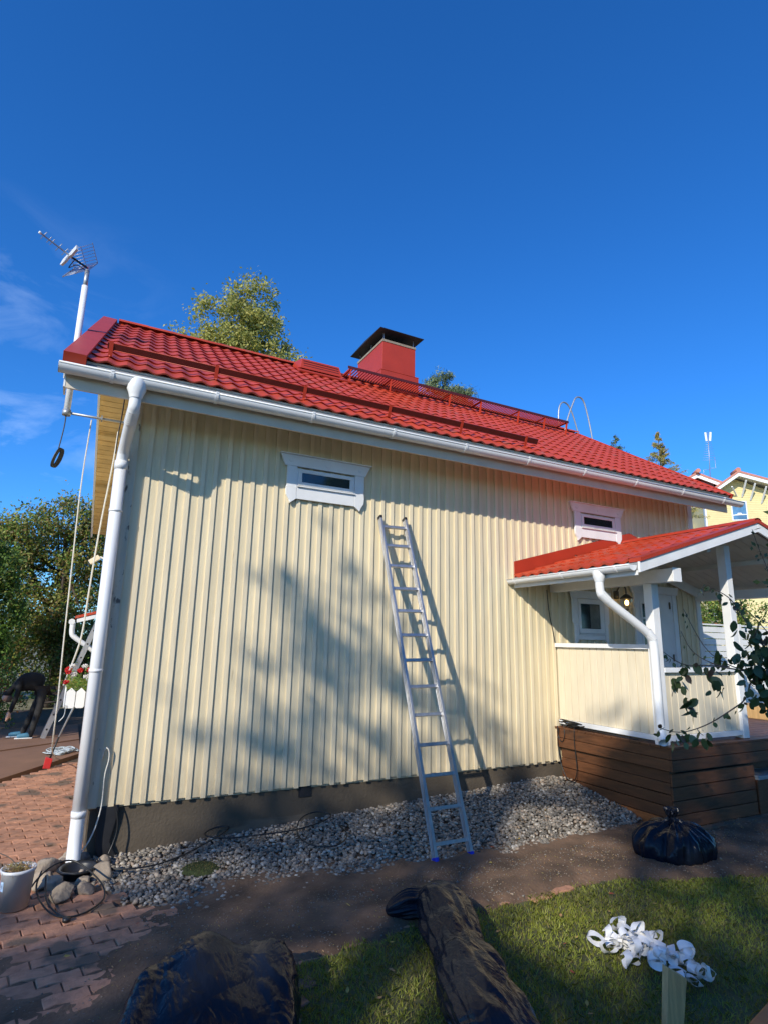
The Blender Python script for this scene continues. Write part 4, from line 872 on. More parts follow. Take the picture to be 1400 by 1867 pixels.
# ------------------------------------------------------------------ main ladder
ld = thing('leaning_ladder', 'long aluminium ladder leaning on the cream wall', 'ladder', (3.1, -1.25, 0))
TL, TR, FL, FR = Vector((2.945, -.058, 3.175)), Vector((3.262, -.058, 3.185)), Vector((2.925, -1.25, -.005)), Vector((3.285, -1.25, -.005))
for T_, F_, s_ in ((TL, FL, 1), (TR, FR, -1)):
    d = (T_ - F_).normalized(); nrm = Vector((1, 0, 0)).cross(d).normalized(); b = MB()
    if nrm.y > 0: nrm = -nrm
    b.beam(F_, T_, .0235, .062, up=nrm)
    for o_ in (-.024, .024): b.beam(F_ + nrm * o_, T_ + nrm * o_, .030, .010, up=nrm)
    b.beam(F_ + nrm * 0.0, T_ + nrm * 0.0, .027, .008, up=nrm)
    b.obj('side_rail', 'alu', ld)
    b = MB(); b.beam(F_ - d * .025, F_ + d * .045, .034, .070, up=nrm); b.obj('foot', 'blue', ld, bevel=.004)
    b = MB(); b.beam(T_ - d * .02, T_ + d * .012, .030, .068, up=nrm); b.obj('end_cap', 'black', ld)
dl = (TL - FL); 
zr = [3.060, 2.835, 2.602, 2.350, 2.113, 1.866, 1.622, 1.376, 1.126, .874, .628, .376, .124]
for z in zr:
    t = (z - FL.z) / (TL.z - FL.z); a = FL.lerp(TL, t); c = FR.lerp(TR, t); b = MB(); d = dl.normalized(); nrm = Vector((1, 0, 0)).cross(d).normalized()
    b.beam(a, c, .028, .026, up=d); b.beam(a + d * .013, c + d * .013, .032, .004, up=d); b.obj('rung', 'alu', ld)

# second ladder at the back, broom, ropes, planter
l2 = thing('rear_ladder', 'grey ladder leaning against the rear canopy', 'ladder', (-.2, 6.4, 0))
Fa, Ta = Vector((-.22, 6.75, .0)), Vector((.52, 6.75, 2.30))
for y in (0, .40):
    b = MB(); o_ = Vector((0, y, 0)); b.beam(Fa + o_, Ta + o_, .028, .085, up=(-.95, 0, .3)); b.obj('side_rail', 'alu', l2)
for i in range(9): t = (i + .6) / 9.2; p = Fa.lerp(Ta, t); b = MB(); b.tube([p, p + Vector((0, .40, 0))], .015, 8); b.tube([p + Vector((0, -.016, 0)), p + Vector((0, -.012, 0))], .017, 8); b.obj('rung', 'black', l2)

br = thing('snow_brush', 'red headed brush with black handle leaning on the house', 'brush', (-.06, 4.0, 0))
MB().tube([(-.045, 4.0, .13), (.03, 4.03, .40)], .012, 8).obj('grip', 'black', br); MB().tube([(.03, 4.03, .40), (.40, 4.15, 1.45)], .013, 8).obj('pole', 'galv', br)
MB().hexa([(-.12, 3.97, .0), (-.03, 3.97, -.005), (-.03, 4.03, -.005), (-.12, 4.03, .0), (-.10, 3.97, .15), (-.01, 3.97, .12), (-.01, 4.03, .12), (-.10, 4.03, .15)]).obj('head', 'redplastic', br, bevel=.006)
b = MB()
for k in range(9):
    cx, cy, rx, ry, a0 = .08 + R.uniform(-.06, .06), 5.15 + R.uniform(-.1, .1), R.uniform(.10, .24), R.uniform(.10, .26), R.uniform(0, 6)
    b.tube([(cx + rx * math.cos(t + a0), cy + ry * math.sin(t + a0) + .05 * math.sin(3 * t), .02 + .008 * k * .5 + .006 * math.sin(5 * t + k)) for t in np.linspace(0, 2 * PI, 26)], .009, 5, cap=False)
b.obj('rope_heap', 'ropeblue', label='heap of pale blue rope on the driveway by the corner', cat='rope')

pb = thing('planter_box', 'white picket planter box of red and white geraniums', 'planter', (.1, .85, 1.1))
for (xa, xc) in ((.035, .115), (.121, .200), (.206, .285)):
    m_ = (xa + xc) / 2; MB().prism([(xa + .012, 1.115), (xc - .012, 1.115), (xc, 1.13), (xc, 1.265), (m_, 1.305), (xa, 1.265), (xa, 1.13)], .80, .812, 'y').obj('picket', 'white', pb, bevel=.002)
for yk in range(6):
    y0 = .83 + yk * .095; MB().prism([(y0 + .01, 1.115), (y0 + .075, 1.115), (y0 + .087, 1.13), (y0 + .087, 1.265), (y0 + .043, 1.305), (y0, 1.265), (y0, 1.13)], .020, .032, 'x').obj('picket', 'white', pb, bevel=.002)
MB().box(.036, .29, .814, 1.40, 1.14, 1.26).obj('trough', 'bark', pb)
rs = np.random.RandomState(3); lp_ = np.stack([rs.uniform(.02, .26, 900), rs.uniform(.80, 1.4, 900), 1.26 + rs.gamma(2, .035, 900)], 1)
foliage('geranium_leaf', lp_, rs.uniform(.012, .03, 900), ['lf_gr', 'lf_ol'], [.7, .3], pb, kind='stuff', aspect=.8)
for i, (x, y, z, c) in enumerate([(.02, .80, 1.36, 'petalred'), (.03, .82, 1.45, 'petalred'), (.13, .80, 1.47, 'petalred'), (.21, .82, 1.47, 'petalred'), (.06, .84, 1.51, 'petalwhite'), (.19, .81, 1.41, 'petalwhite'), (.08, .83, 1.43, 'petalwhite'), (.17, 1.0, 1.5, 'petalwhite'), (.03, 1.1, 1.47, 'petalred'), (.02, 1.3, 1.45, 'petalred'), (.24, .82, 1.50, 'petalwhite')]):
    q = rs.normal(size=(130, 3)); q /= np.linalg.norm(q, axis=1, keepdims=True); foliage('geranium_flower', np.array([x, y, z]) + q * rs.uniform(.4, 1, (130, 1)) * [.030, .030, .022], .014, [c], [1], pb, seed=i, updown=0, aspect=.9)
MB().tube(chaikin([(.04, .79, 1.15), (.045, .78, 1.05), (.0, .78, 1.0)], 2), .004, 5).obj('wire_hook', 'galv', pb)

# rear canopy on the gable side
rc = thing('rear_canopy', 'small red roofed canopy behind the left corner', 'canopy', (.4, 7.2, 2.1))
b = MB(); b.hexa([(.05, 7.0, 2.12), (1.2, 7.0, 2.46), (1.2, 8.2, 2.46), (.05, 8.2, 2.12), (.05, 7.0, 2.17), (1.2, 7.0, 2.51), (1.2, 8.2, 2.51), (.05, 8.2, 2.17)]); b.obj('roof', 'red', rc)
b = MB(); b.hexa([(.08, 6.98, 2.04), (1.2, 6.98, 2.37), (1.2, 6.995, 2.37), (.08, 6.995, 2.04), (.08, 6.98, 2.11), (1.2, 6.98, 2.45), (1.2, 6.995, 2.45), (.08, 6.995, 2.11)]); b.obj('barge_board', 'white', rc)
b = MB(); b.tube([(.0, 6.95, 2.06), (.0, 8.2, 2.06)], .055, 12); b.obj('gutter', 'whitemetal', rc); b = MB(); b.tube(chaikin([(.02, 7.0, 2.05), (.02, 7.0, 1.86), (.05, 7.0, 1.78), (.45, 7.0, 1.52), (.5, 7.0, 1.42), (.5, 7.0, .2)], 2), .048, 10); b.obj('downpipe', 'whitemetal', rc)
for y in (7.05, 8.1): MB().box(1.05, 1.15, y, y + .1, 0, 2.4).obj('post', 'white', rc)

# ------------------------------------------------------------------ things on the ground
# black drain sleeve beside the foundation
b = MB(); b.prism([(.36, .40), (.545, .405), (.535, .30), (.50, .12), (.55, .02), (.63, -.03), (.58, -.055), (.44, -.04), (.39, .06), (.38, .22), (.385, .34)], -.012, .024, 'y'); b.obj('membrane_strip', 'black', bevel=.01, label='black membrane strip hanging against the foundation corner', cat='membrane')
b = MB(); b.tube(chaikin([(.36, -.03, .78), (.375, -.045, .88), (.41, -.05, .86), (.42, -.045, .78), (.395, -.04, .66), (.40, -.035, .50), (.40, -.04, .38), (.35, -.07, .18), (.26, -.1, .06)], 2), .006, 6)
b.obj('cream_cable_end', 'rope', label='loose cream cable end hooked at the wall foot', cat='cable')
b = MB(); b.tube(chaikin([(.50, -.03, .42), (.53, -.04, .34), (.545, -.05, .22), (.52, -.06, .12), (.49, -.08, .05)], 2), .006, 6); b.obj('black_wire', 'rubber', label='black wire curving down from the lowest boards', cat='wire')

# bucket with dead plant
bk = thing('bucket', 'white bucket holding soil and a wilted plant', 'bucket', (-.13, -.66, 0))
cB = (-.122, -.735, .0)
MB().lathe([(.0, .004), (.084, .004), (.087, .0), (.100, .222), (.108, .224), (.109, .244), (.099, .244), (.092, .205), (.0, .205)], cB, 28).obj('pail', 'bucket', bk)
MB().lathe([(.0, .222), (.05, .226), (.075, .216), (.095, .212)], cB, 16).obj('soil', 'dirt', bk)
rs = np.random.RandomState(8); q = np.stack([rs.normal(0, .038, 330) + cB[0], rs.normal(0, .038, 330) + cB[1], .228 + rs.rand(330) * .035], 1); foliage('dry_stems', q, rs.uniform(.02, .05, 330), ['leaftan', 'grass2', 'lf_br'], [.3, .4, .3], bk, updown=0, aspect=.12, kind='stuff')
MB().tube(chaikin([(-.13, -.73, .25), (-.20, -.68, .31), (-.34, -.6, .34)], 2), .0035, 5).obj('twig', 'twig', bk)
b = MB(); b.lathe([(.1065, .10), (.1085, .145)], cB, 26); b.v = [v for v in b.v]; 
bl = MB(); 
for a0 in np.linspace(-2.9, -2.35, 5):
    pass
vs = []; na = 6
for z, r_ in ((.12, .0948), (.18, .0983)):
    for j in range(na): a_ = -2.95 + .5 * j / (na - 1); vs.append((cB[0] + r_ * math.cos(a_), cB[1] + r_ * math.sin(a_), z))
bl.add(vs, [(j, j + 1, na + j + 1, na + j) for j in range(na - 1)], 0, True); bl.obj('sticker', mat('blue_white_sticker', (.35, .5, .68), .4, .5, 60, detail=1), bk)

# rocks
def rock(x, y, rx, ry, rz_, seed, lab, z=0, grp='field stones round the drain basin'):
    import bmesh
    bm = bmesh.new(); bmesh.ops.create_icosphere(bm, subdivisions=3, radius=1); rr_ = random.Random(seed)
    PL = [(Vector((rr_.gauss(0, 1), rr_.gauss(0, 1), rr_.gauss(0, 1))).normalized(), rr_.uniform(.55, .85)) for _ in range(11)]
    for v in bm.verts:
        for (pn, pd) in PL: v.co -= pn * max(0, v.co.dot(pn) - pd)
        n_ = noise.fractal(v.co * 1.6 + Vector((seed * 3.1, 0, 0)), 1, 2, 4); v.co *= 1 + .10 * n_; v.co.x *= rx * 1.2; v.co.y *= ry * 1.2; v.co.z *= rz_ * 1.15
    for f_ in bm.faces: f_.smooth = True
    me = bpy.data.meshes.new('field_stone'); bm.to_mesh(me); bm.free(); me.materials.append(M['rock'])
    o = bpy.data.objects.new('field_stone', me); COL.objects.link(o); o.location = (x, y, z + rz_ * .35); o.scale = (.9, .9, .9); o.rotation_euler = (R.uniform(-.2, .2), R.uniform(-.2, .2), R.uniform(0, 3)); o['label'] = lab; o['category'] = 'stone'; o['group'] = grp
for a in [(.06, -.13, .105, .075, .075, 1, 'pale pinkish stone nearest the block paving'), (.245, -.02, .14, .07, .055, 2, 'long flat pink stone behind the black basin'), (.20, .10, .06, .05, .05, 3, 'small pale stone just under the downpipe'),
          (.02, -.45, .085, .075, .075, 4, 'dark reddish stone crossed by the black cable'), (.10, -.47, .075, .07, .065, 5, 'brown stone touching the left basin rim'), (.17, -.70, .12, .085, .065, 6, 'large yellowish stone in front of the basin'),
          (.31, -.67, .085, .06, .05, 7, 'blue grey stone at the gravel edge'), (.30, -.50, .055, .05, .045, 8, 'small tan stone close before the basin'), (.44, -.42, .09, .10, .075, 9, 'large grey stone right of the black basin'),
          (.45, -.14, .06, .055, .05, 10, 'small beige stone right behind the basin'), (.07, -.31, .045, .04, .04, 11, 'tiny pale stone between basin and pinkish stone'), (.33, .02, .045, .04, .04, 12, 'little stone beside the membrane foot')]: rock(*a)
bs = thing('drain_basin', 'round black plastic basin sunk among the stones', 'basin', (.26, -.33, 0)); b = MB(); cb = (.265, -.33, .015)
b.lathe([(.0, -.04), (.085, -.04), (.115, .035), (.128, .052), (.140, .052), (.142, .045), (.122, .03), (.09, -.05), (0, -.05)], cb, 28); o = b.obj('bowl', 'rubber', bs); o2 = o
b = MB(); b.lathe([(.145, .04), (.15, .045), (.146, .052)], cb, 28); b.obj('rim', 'rubber', bs)

# hoses and cables
b = MB(); b.tube(chaikin([(.38, -.15, .07), (.46, -.45, .05), (.75, -.52, .05), (1.0, -.42, .06), (1.2, -.28, .08), (1.42, -.16, .12), (1.5, -.05, .14), (1.35, .0, .13), (1.22, -.12, .11), (1.4, -.26, .1), (1.7, -.30, .11), (2.0, -.35, .12), (2.3, -.28, .14), (2.45, -.2, .17), (2.3, -.08, .19), (2.1, -.16, .16), (1.98, -.45, .10), (2.05, -.70, .08), (2.25, -.78, .08), (2.42, -.62, .11), (2.40, -.42, .14)], 3), .0062, 6)
b.obj('extension_cable', 'rubber', label='thin black cable looping across the gravel', cat='cable')
b = MB(); b.tube(chaikin([(-.03, -.68, .09), (.0, -.62, .12), (.08, -.52, .16), (.2, -.46, .17), (.30, -.55, .13), (.42, -.72, .06), (.44, -.85, .012), (.38, -.98, .01), (.28, -1.08, .01), (.18, -1.08, .01), (.10, -.98, .01), (.03, -.80, .03), (-.01, -.66, .08), (.02, -.55, .14)], 3), .0062, 6)
b.tube(chaikin([(.05, -.60, .12), (.06, -.80, .04), (.12, -.98, .02), (.19, -1.10, .015)], 2), .0062, 6); b.lathe([(0, 0), (.024, 0), (.024, .022), (0, .022)], (.195, -1.12, .003), 12); b.obj('garden_hose', 'rubber', label='black hose loops lying on stones beside the bucket', cat='hose')
b = MB(); b.lathe([(.15, .0), (.12, .018), (.06, .026), (0, .028)], (1.13, -.61, gz(1.13, -.61) + .004), 22); o = b.obj('moss_patch', 'moss', label='round dark green moss cushion on the gravel', cat='moss'); 
mp_ = [(1.13 + R.gauss(0, .066), -.61 + R.gauss(0, .058), gz(1.13, -.61) + .02 + R.uniform(0, .018)) for _ in range(1300)]
foliage('moss_tufts', mp_, .009, ['lf_dk', 'moss', 'lf_br'], [.4, 1, .25], None, kind='stuff', label='fine tufts on the moss cushion')
bpy.data.objects['moss_tufts'].parent = o

# cable heap on the deck edge
b = MB()
for k in range(10):
    cx, cy = 5.55, -.22 + R.uniform(-.12, .12); b.tube([(cx + R.uniform(.02, .05) * math.cos(t), cy + (.07 + .03 * k * .4) * math.sin(t), .835 + .006 * k + .01 * math.sin(2 * t + k)) for t in np.linspace(0, 2 * PI, 18)], .007, 5, cap=False)
b.tube([(5.52, -.1, .83), (5.53, -.6, .825), (5.53, -1.2, .82)], .006, 5)
b.tube(chaikin([(5.50, -.32, .83), (5.475, -.33, .80), (5.475, -.33, .60), (5.475, -.36, .35), (5.475, -.30, .22), (5.475, -.18, .22), (5.475, -.08, .40), (5.475, -.05, .62), (5.475, -.08, .80)], 3), .0055, 5)
b.tube(chaikin([(5.49, -.15, .83), (5.475, -.18, .72), (5.475, -.13, .63), (5.475, -.07, .68), (5.48, -.05, .82)], 3), .0055, 5)
b.obj('deck_cable_heap', 'rubber', label='tangle of dark cable lying on the deck edge', cat='cable')
b = MB(); b.tube(chaikin([(5.42, -.03, 2.50), (5.44, -.03, 2.2), (5.50, -.03, 1.95), (5.52, -.03, 1.83)], 2), .006, 6); b.obj('wall_cable', 'rubber', label='dark cable running down the wall under the porch gutter', cat='cable')

# ribbon heap and label
rb_ = MB(); rs = random.Random(5)
cr_ = Vector((3.20, -2.98, .02))
for k in range(50):
    t = k / 49; c = Vector((3.19 + .05 * t + rs.uniform(-.16, .12) * (1.1 - abs(2 * t - .8) * .4), -2.86 - .52 * t + rs.uniform(-.05, .05), .012 + rs.uniform(0, .075)))
    a0 = rs.uniform(0, 2 * PI); L_ = rs.uniform(.06, .115); hgt = rs.uniform(.03, .075); wv = .021
    ax = Vector((math.cos(a0), math.sin(a0), 0)); sd = Vector((-ax.y, ax.x, rs.uniform(-.6, .6))).normalized()
    n = 14; tw = rs.uniform(-1.2, 1.2); vs = []
    for i in range(n):
        u = i / (n - 1) * 2 * PI * .93; p = c + ax * (L_ * .5 * (1 - math.cos(u)) * (1 if u < PI else .9)) + Vector((0, 0, hgt * math.sin(u) * .5 + hgt * .5)); s2 = Matrix.Rotation(tw * (u / 6) + (.3 * math.sin(u * 2)), 3, ax) @ sd
        vs += [p - s2 * wv, p + s2 * wv]
    rb_.add([(v[0], v[1], max(v[2], .006)) for v in vs], [(2 * i, 2 * i + 1, 2 * i + 3, 2 * i + 2) for i in range(n - 1)], 0, True)
rb_o = rb_.obj('ribbon_heap', 'ribbon', label='crumpled heap of white ribbon tape on the lawn', cat='ribbon')

# stake and log
st = MB(); st.hexa([(2.535, -3.70, -.15), (2.628, -3.70, -.15), (2.638, -3.665, -.15), (2.545, -3.665, -.15), (2.618, -3.70, .355), (2.742, -3.70, .285), (2.752, -3.66, .285), (2.628, -3.66, .355)]); 
st.obj('wooden_stake', 'stake', bevel=.003, label='upright sawn wooden stake in front of the ribbon', cat='stake')
b = MB(); b.beam((3.10, -3.80, .025), (3.75, -3.66, .035), .11, .05); b.obj('firewood_billet', 'deckor', bevel=.012, label='reddish wood billet lying at the lower right corner', cat='wood')

# fallen leaves
def fleaf(m):
    b = MB(); b.add([(-.5, 0, 0), (-.15, .26, .10), (.25, .2, .06), (.55, 0, .14), (.25, -.22, .12), (-.15, -.25, .04), (0, 0, 0)], [(6, 0, 5), (6, 5, 4), (6, 4, 3), (6, 3, 2), (6, 2, 1), (6, 1, 0)], 0, True); return b.mesh('fallen_leaf', m)
fl_m = {m: fleaf(m) for m in ('leafyellow', 'leaftan', 'leafred')}
spots = [(1.95, -2.28), (1.62, -2.75), (3.0, -1.72), (3.3, -1.5), (2.9, -2.75), (3.02, -2.72), (2.62, -2.45), (2.72, -2.62), (3.9, -1.15), (2.7, -3.0), (2.55, -3.25), (2.50, -3.32), (3.5, -2.55), (3.9, -2.6), (3.75, -2.35), (3.35, -3.2), (4.2, -.9), (1.28, -.75), (1.9, -1.75), (2.15, -1.62), (.95, -1.85), (3.4, -2.9), (4.4, -2.9), (2.35, -2.3), (3.55, -1.2), (1.5, -2.62), (1.8, -2.55), (2.78, -2.35), (4.6, -.75), (.6, -1.35), (.2, -1.6), (3.15, -2.45)]
LM = [(2.1, -2.7, 'beside the long bin bag'), (.8, -2.6, 'beside the wide bin bag'), (4.9, -2, 'near the tied bin bag'), (3.1, -1.3, 'below the ladder feet'), (3.2, -3.1, 'close to the ribbon heap'), (1.13, -.6, 'near the moss cushion'), (2.7, -3.4, 'left of the wooden stake'), (4.2, -.6, 'in front of the deck'), (2.62, -2.5, 'just right of the long bin bag'), (3.0, -2.7, 'left of the ribbon heap'), (1.8, -2.4, 'between the two big bin bags'), (3.8, -2.2, 'on the side towards the deck'), (.1, -1.2, 'near the black hose')]
cnt = {}
for i, (x, y) in enumerate(spots):
    lawn_ = in_poly(x, y, LAWN); grav = in_poly(x, y, GR); m_ = ('leafyellow', 'leaftan', 'leaftan', 'leafyellow', 'leafred')[i % 5]; cn = {'leafyellow': 'yellow', 'leaftan': 'tan', 'leafred': 'reddish'}[m_]
    wh = 'on the lawn' if lawn_ else ('on the gravel' if grav else 'on the dirt path')
    near = min((((x - q[0]) ** 2 + (y - q[1]) ** 2), q[2]) for q in LM)[1]; ky = (cn, wh, near); cnt[ky] = cnt.get(ky, 0) + 1
    s_ = R.uniform(.025, .045); z = (.018 if lawn_ else (gz(x, y) + .012 if grav else max(0, dz(x, y)) + .006))
    o = link('fallen_leaf', fl_m[m_], None, (x, y, z), (R.uniform(-.3, .3), R.uniform(-.3, .3), R.uniform(0, 6)), label='%s %s fallen leaf %s %s' % (('small', 'curled', 'flat')[min(2, cnt[ky] - 1)], cn, wh, near), cat='leaf', group='fallen leaves scattered on the ground'); o.scale = (s_, s_, s_)

# ------------------------------------------------------------------ apple tree at the right
ap = thing('apple_tree', 'apple tree with drooping dark leaves at right edge', 'tree', (4.3, -4.1, 0))
trunk((4.55, -4.25, -.05), (4.35, -4.1, 2.3), .09, .05, ap, limbs=[(3.9, -3.9, 1.75), (3.95, -3.9, 2.2), (3.8, -4.0, 2.0), (4.2, -3.9, 3.0), (4.9, -4.0, 2.8), (4.5, -4.6, 2.9)])
BR = {'b1': [(4.1, -3.95, 1.7), (3.689, -3.755, 1.641), (3.588, -3.595, 1.673), (3.507, -3.444, 1.699), (3.42, -3.337, 1.685), (3.341, -3.26, 1.772)],
 'b2': [(4.1, -3.95, 1.7), (3.685, -3.761, 1.672), (3.646, -3.615, 1.633), (3.641, -3.58, 1.504), (3.572, -3.529, 1.444), (3.501, -3.409, 1.341), (3.407, -3.286, 1.279), (3.338, -3.198, 1.302)],
 'b3': [(4.1, -3.95, 1.7), (3.679, -3.77, 1.719), (3.637, -3.671, 1.875), (3.631, -3.594, 2.04), (3.561, -3.578, 2.122), (3.529, -3.462, 2.186)],
 'b4': [(4.1, -3.95, 2.1), (3.75, -3.9, 2.0), (3.566, -3.85, 2.12), (3.558, -3.84, 2.249), (3.595, -3.779, 2.39), (3.546, -3.782, 2.502)],
 'b5': [(3.66, -3.6, 1.67), (3.628, -3.505, 1.692), (3.595, -3.392, 1.771), (3.501, -3.377, 1.905), (3.516, -3.305, 2.047)],
 'b6': [(3.6, -3.52, 1.69), (3.537, -3.46, 1.7), (3.502, -3.344, 1.769), (3.424, -3.337, 1.904)],
 'b7': [(4.1, -3.95, 1.9), (3.668, -3.788, 1.813), (3.64, -3.697, 1.971), (3.509, -3.657, 2.082)]}
ctr = {}
for k_, p_ in BR.items():
    c = chaikin(p_, 2); ctr[k_] = c; n = len(c); r0 = .0065 if k_ in ('b1', 'b2', 'b3') else .0045
    MB().tube(c, [r0 * (1 - .75 * i / n) for i in range(n)], 6).obj('branch', 'twig', ap)
def aleaf(m, curl):
    b = MB(); n = 5; vs = []
    for i in range(n):
        u = i / (n - 1); wd_ = .34 * math.sin(PI * min(1, u * .93 + .07)) ** .8; z = -curl * (u ** 2) * .5
        vs += [(-wd_, u, z + .10 * curl), (0, u, z), (wd_, u, z + .10 * curl)]
    fs = []
    for i in range(n - 1): fs += [(3 * i, 3 * i + 1, 3 * i + 4, 3 * i + 3), (3 * i + 1, 3 * i + 2, 3 * i + 5, 3 * i + 4)]
    return b.add(vs, fs, 0, True).mesh('leaf', m)
lms = [aleaf('lf_ap', .5), aleaf('lf_ap', .9), aleaf('lf_ap', .2), aleaf('lf_ap2', .8)]
LS = [(3.394, -3.369, 1.637), (3.367, -3.424, 1.449), (3.355, -3.336, 1.586), (3.51, -3.439, 1.672), (3.455, -3.499, 1.564), (3.552, -3.529, 1.485), (3.516, -3.494, 1.42), (3.509, -3.476, 1.362), (3.42, -3.351, 1.281), (3.461, -3.429, 1.274), (3.38, -3.266, 1.255), (3.622, -3.673, 1.683), (3.631, -3.697, 1.53), (3.645, -3.659, 1.81), (3.61, -3.671, 1.467), (3.605, -3.63, 1.777), (3.552, -3.59, 1.727), (3.56, -3.486, 1.757)]
rs = random.Random(21); LP = []
for (x, y, z) in LS[:5] + LS[8:]:
    for _ in range(6): LP.append((x + rs.gauss(0, .022), y + rs.gauss(0, .03), z + rs.gauss(0, .024), rs.uniform(.045, .08)))
for (x, y, z) in (LS[1],) * 1: 
    for _ in range(4): LP.append((x + rs.gauss(0, .02), y + rs.gauss(0, .03), z + rs.gauss(.02, .02), rs.uniform(.07, .09)))
for _ in range(125): 
    t = rs.random(); LP.append((3.63 + rs.gauss(0, .045), -3.70 + rs.gauss(0, .045), 1.52 + .40 * t + rs.gauss(0, .06), rs.uniform(.045, .08)))
for k_, c in ctr.items():
    for p in c[len(c) // 3:]:
        for _r in range(0 if (k_ in ('b5', 'b6') and rs.random() > .35) else (2 if k_ in ('b3', 'b4', 'b7') else 1)): LP.append((p.x + rs.gauss(0, .015), p.y + rs.gauss(0, .015), p.z + rs.gauss(0, .015), rs.uniform(.03, .055) * (.6 if k_ in ('b5', 'b6') else .85)))
for (x, y, z, s_) in LP[:290]:
    o = link('leaf', rs.choice(lms[:3] * 3 + lms[3:]), ap, (x, y, z)); e = Vector((rs.gauss(0, .7), rs.gauss(0, .7), -1.0)).normalized(); q_ = e.to_track_quat('Y', 'Z'); o.rotation_euler = (q_ @ Matrix.Rotation(rs.uniform(0, 6.28), 3, 'Y').to_quaternion()).to_euler(); o.scale = (s_, s_, s_)
if len(LP) > 290: foliage('small_leaves', [(x, y, z - s_ * .4) for x, y, z, s_ in LP[290:]], [s_ for *_x, s_ in LP[290:]], ['lf_ap'], [1], ap, kind='stuff', seed=2, updown=2)
rs2 = np.random.RandomState(5); q = blob_points([(4.45, -4.2, 2.5, .55, .6, .7), (4.5, -4.4, 2.0, .5, .5, .5)], 1500, rs2, .1)
foliage('crown', q, rs2.uniform(.04, .08, len(q)), ['lf_ap', 'lf_dk'], [1, 1], ap, seed=9, kind='stuff')

# ------------------------------------------------------------------ trees
def tree(name, lab, cat, base, top, r0, blobs, n, size, mats, wts, clump, seed, bark='bark', grp=None, k=None, shell=.5, ud=.6, asp=.55, nl=10):
    t = thing(name, lab, cat, base, group=grp); rs = np.random.RandomState(seed)
    P_ = blob_points(blobs, n, rs, clump, k, shell); lim = [tuple(P_[rs.randint(len(P_))]) for _ in range(nl)]
    trunk(base, top, r0, r0 * .2, t, bark, lim)
    foliage('crown', P_, rs.uniform(size[0], size[1], n), mats, wts, t, updown=ud, seed=seed, aspect=asp); return t
tree('birch_tree', 'yellowing birch rising behind the left half of roof', 'tree', (6.0, 22, -.05), (6.4, 22, 19.5), .22,
     [(6.2, 22, 18.4, 1.6, 1.6, 1.9), (5.3, 22, 17.0, 2.0, 1.8, 1.9), (7.2, 22.2, 17.2, 1.3, 1.4, 2.2), (4.2, 22, 15.8, 1.5, 1.6, 1.4), (8.3, 22, 15.5, 1.1, 1.2, 1.5), (6.3, 22, 14.0, 3.0, 2.4, 3.0), (6.2, 22, 11.0, 3.2, 2.6, 3.0)], 56000, (.13, .23), ['lf_birch', 'lf_birch2', 'lf_ol'], [.5, .35, .15], .24, 31, 'birchbark', k=760, ud=.6, nl=20, shell=.3)
tree('pine_tree', 'dark pine top rising behind the chimney walkway', 'tree', (17.2, 20, -.05), (17.2, 20, 16.6), .25,
     [(17.0, 20, 16.15, .85, .8, .75), (16.3, 20, 15.7, .7, .8, .65), (18.1, 20, 15.6, .8, .8, .6), (17.5, 20, 15.2, 1.5, 1.2, .8), (17.2, 20, 13.5, 1.8, 1.6, 1.5)], 38000, (.16, .28), ['needle', 'needle2'], [.5, .5], .15, 33, k=230, ud=-.8, asp=.16, shell=.3)
def conifer(name, lab, base, ztop, rb_, n, mats, wts, seed, zlow):
    t = thing(name, lab, 'tree', base); rs = np.random.RandomState(seed); b = MB(); b.tube([base, (base[0], base[1], ztop)], [.16, .015], 7); b.obj('trunk', 'bark', t)
    pts = []; nb = 110; per = n // nb
    for i in range(nb):
        u = rs.rand() ** 1.0; z = zlow + (ztop - zlow) * (1 - u ** .9); rr = rb_ * (ztop - z) / (ztop - zlow) * rs.uniform(.55, 1.1) + .05; a_ = rs.rand() * 2 * PI
        s_ = rs.rand(per, 1) ** .6; q = np.array([base[0], base[1], z]) + s_ * np.array([math.cos(a_) * rr, math.sin(a_) * rr, rs.uniform(-.05, .35) * rr]) + rs.normal(size=(per, 3)) * .055; pts.append(q)
    pts = np.concatenate(pts); foliage('crown', pts, rs.uniform(.08, .17, len(pts)), mats, wts, t, seed=seed, updown=-.3, aspect=.3)
conifer('spruce_tree', 'small green spruce tip just above the roof verge', (30.9, 20, -.05), 15.65, 2.9, 7000, ['needle', 'needle2'], [.7, .3], 5, 10)
conifer('thuja_tree', 'taller yellow brown conifer tip right of roof verge', (35.3, 20, -.05), 16.7, 2.9, 15000, ['thuja', 'needle2', 'lf_ol'], [.5, .25, .25], 6, 10)
tree('rowan_tree', 'tall brownish green tree filling the left background', 'tree', (-.3, 12.5, -.05), (-.4, 12.5, 5.0), .14,
     [(-1.4, 12.3, 4.4, .9, .9, .9), (-.2, 12.5, 4.9, .9, .9, .8), (.5, 12.5, 5.1, .6, .8, .7), (-.8, 12.2, 3.4, 1.3, 1.0, 1.0), (.3, 12.4, 3.8, .9, .9, 1.1), (0, 12, 2.3, 1.3, .9, 1.0), (-1.0, 12, 1.8, 1.0, .9, .9), (.3, 12, .9, 1.2, .9, .8), (-2.4, 12.5, 4.2, .9, .9, .9), (-2.6, 12.5, 2.8, 1.0, 1, 1)], 50000, (.06, .12), ['lf_br', 'lf_ol', 'lf_gr', 'lf_dk'], [.30, .33, .2, .17], .15, 41, k=520, shell=.25, nl=26)
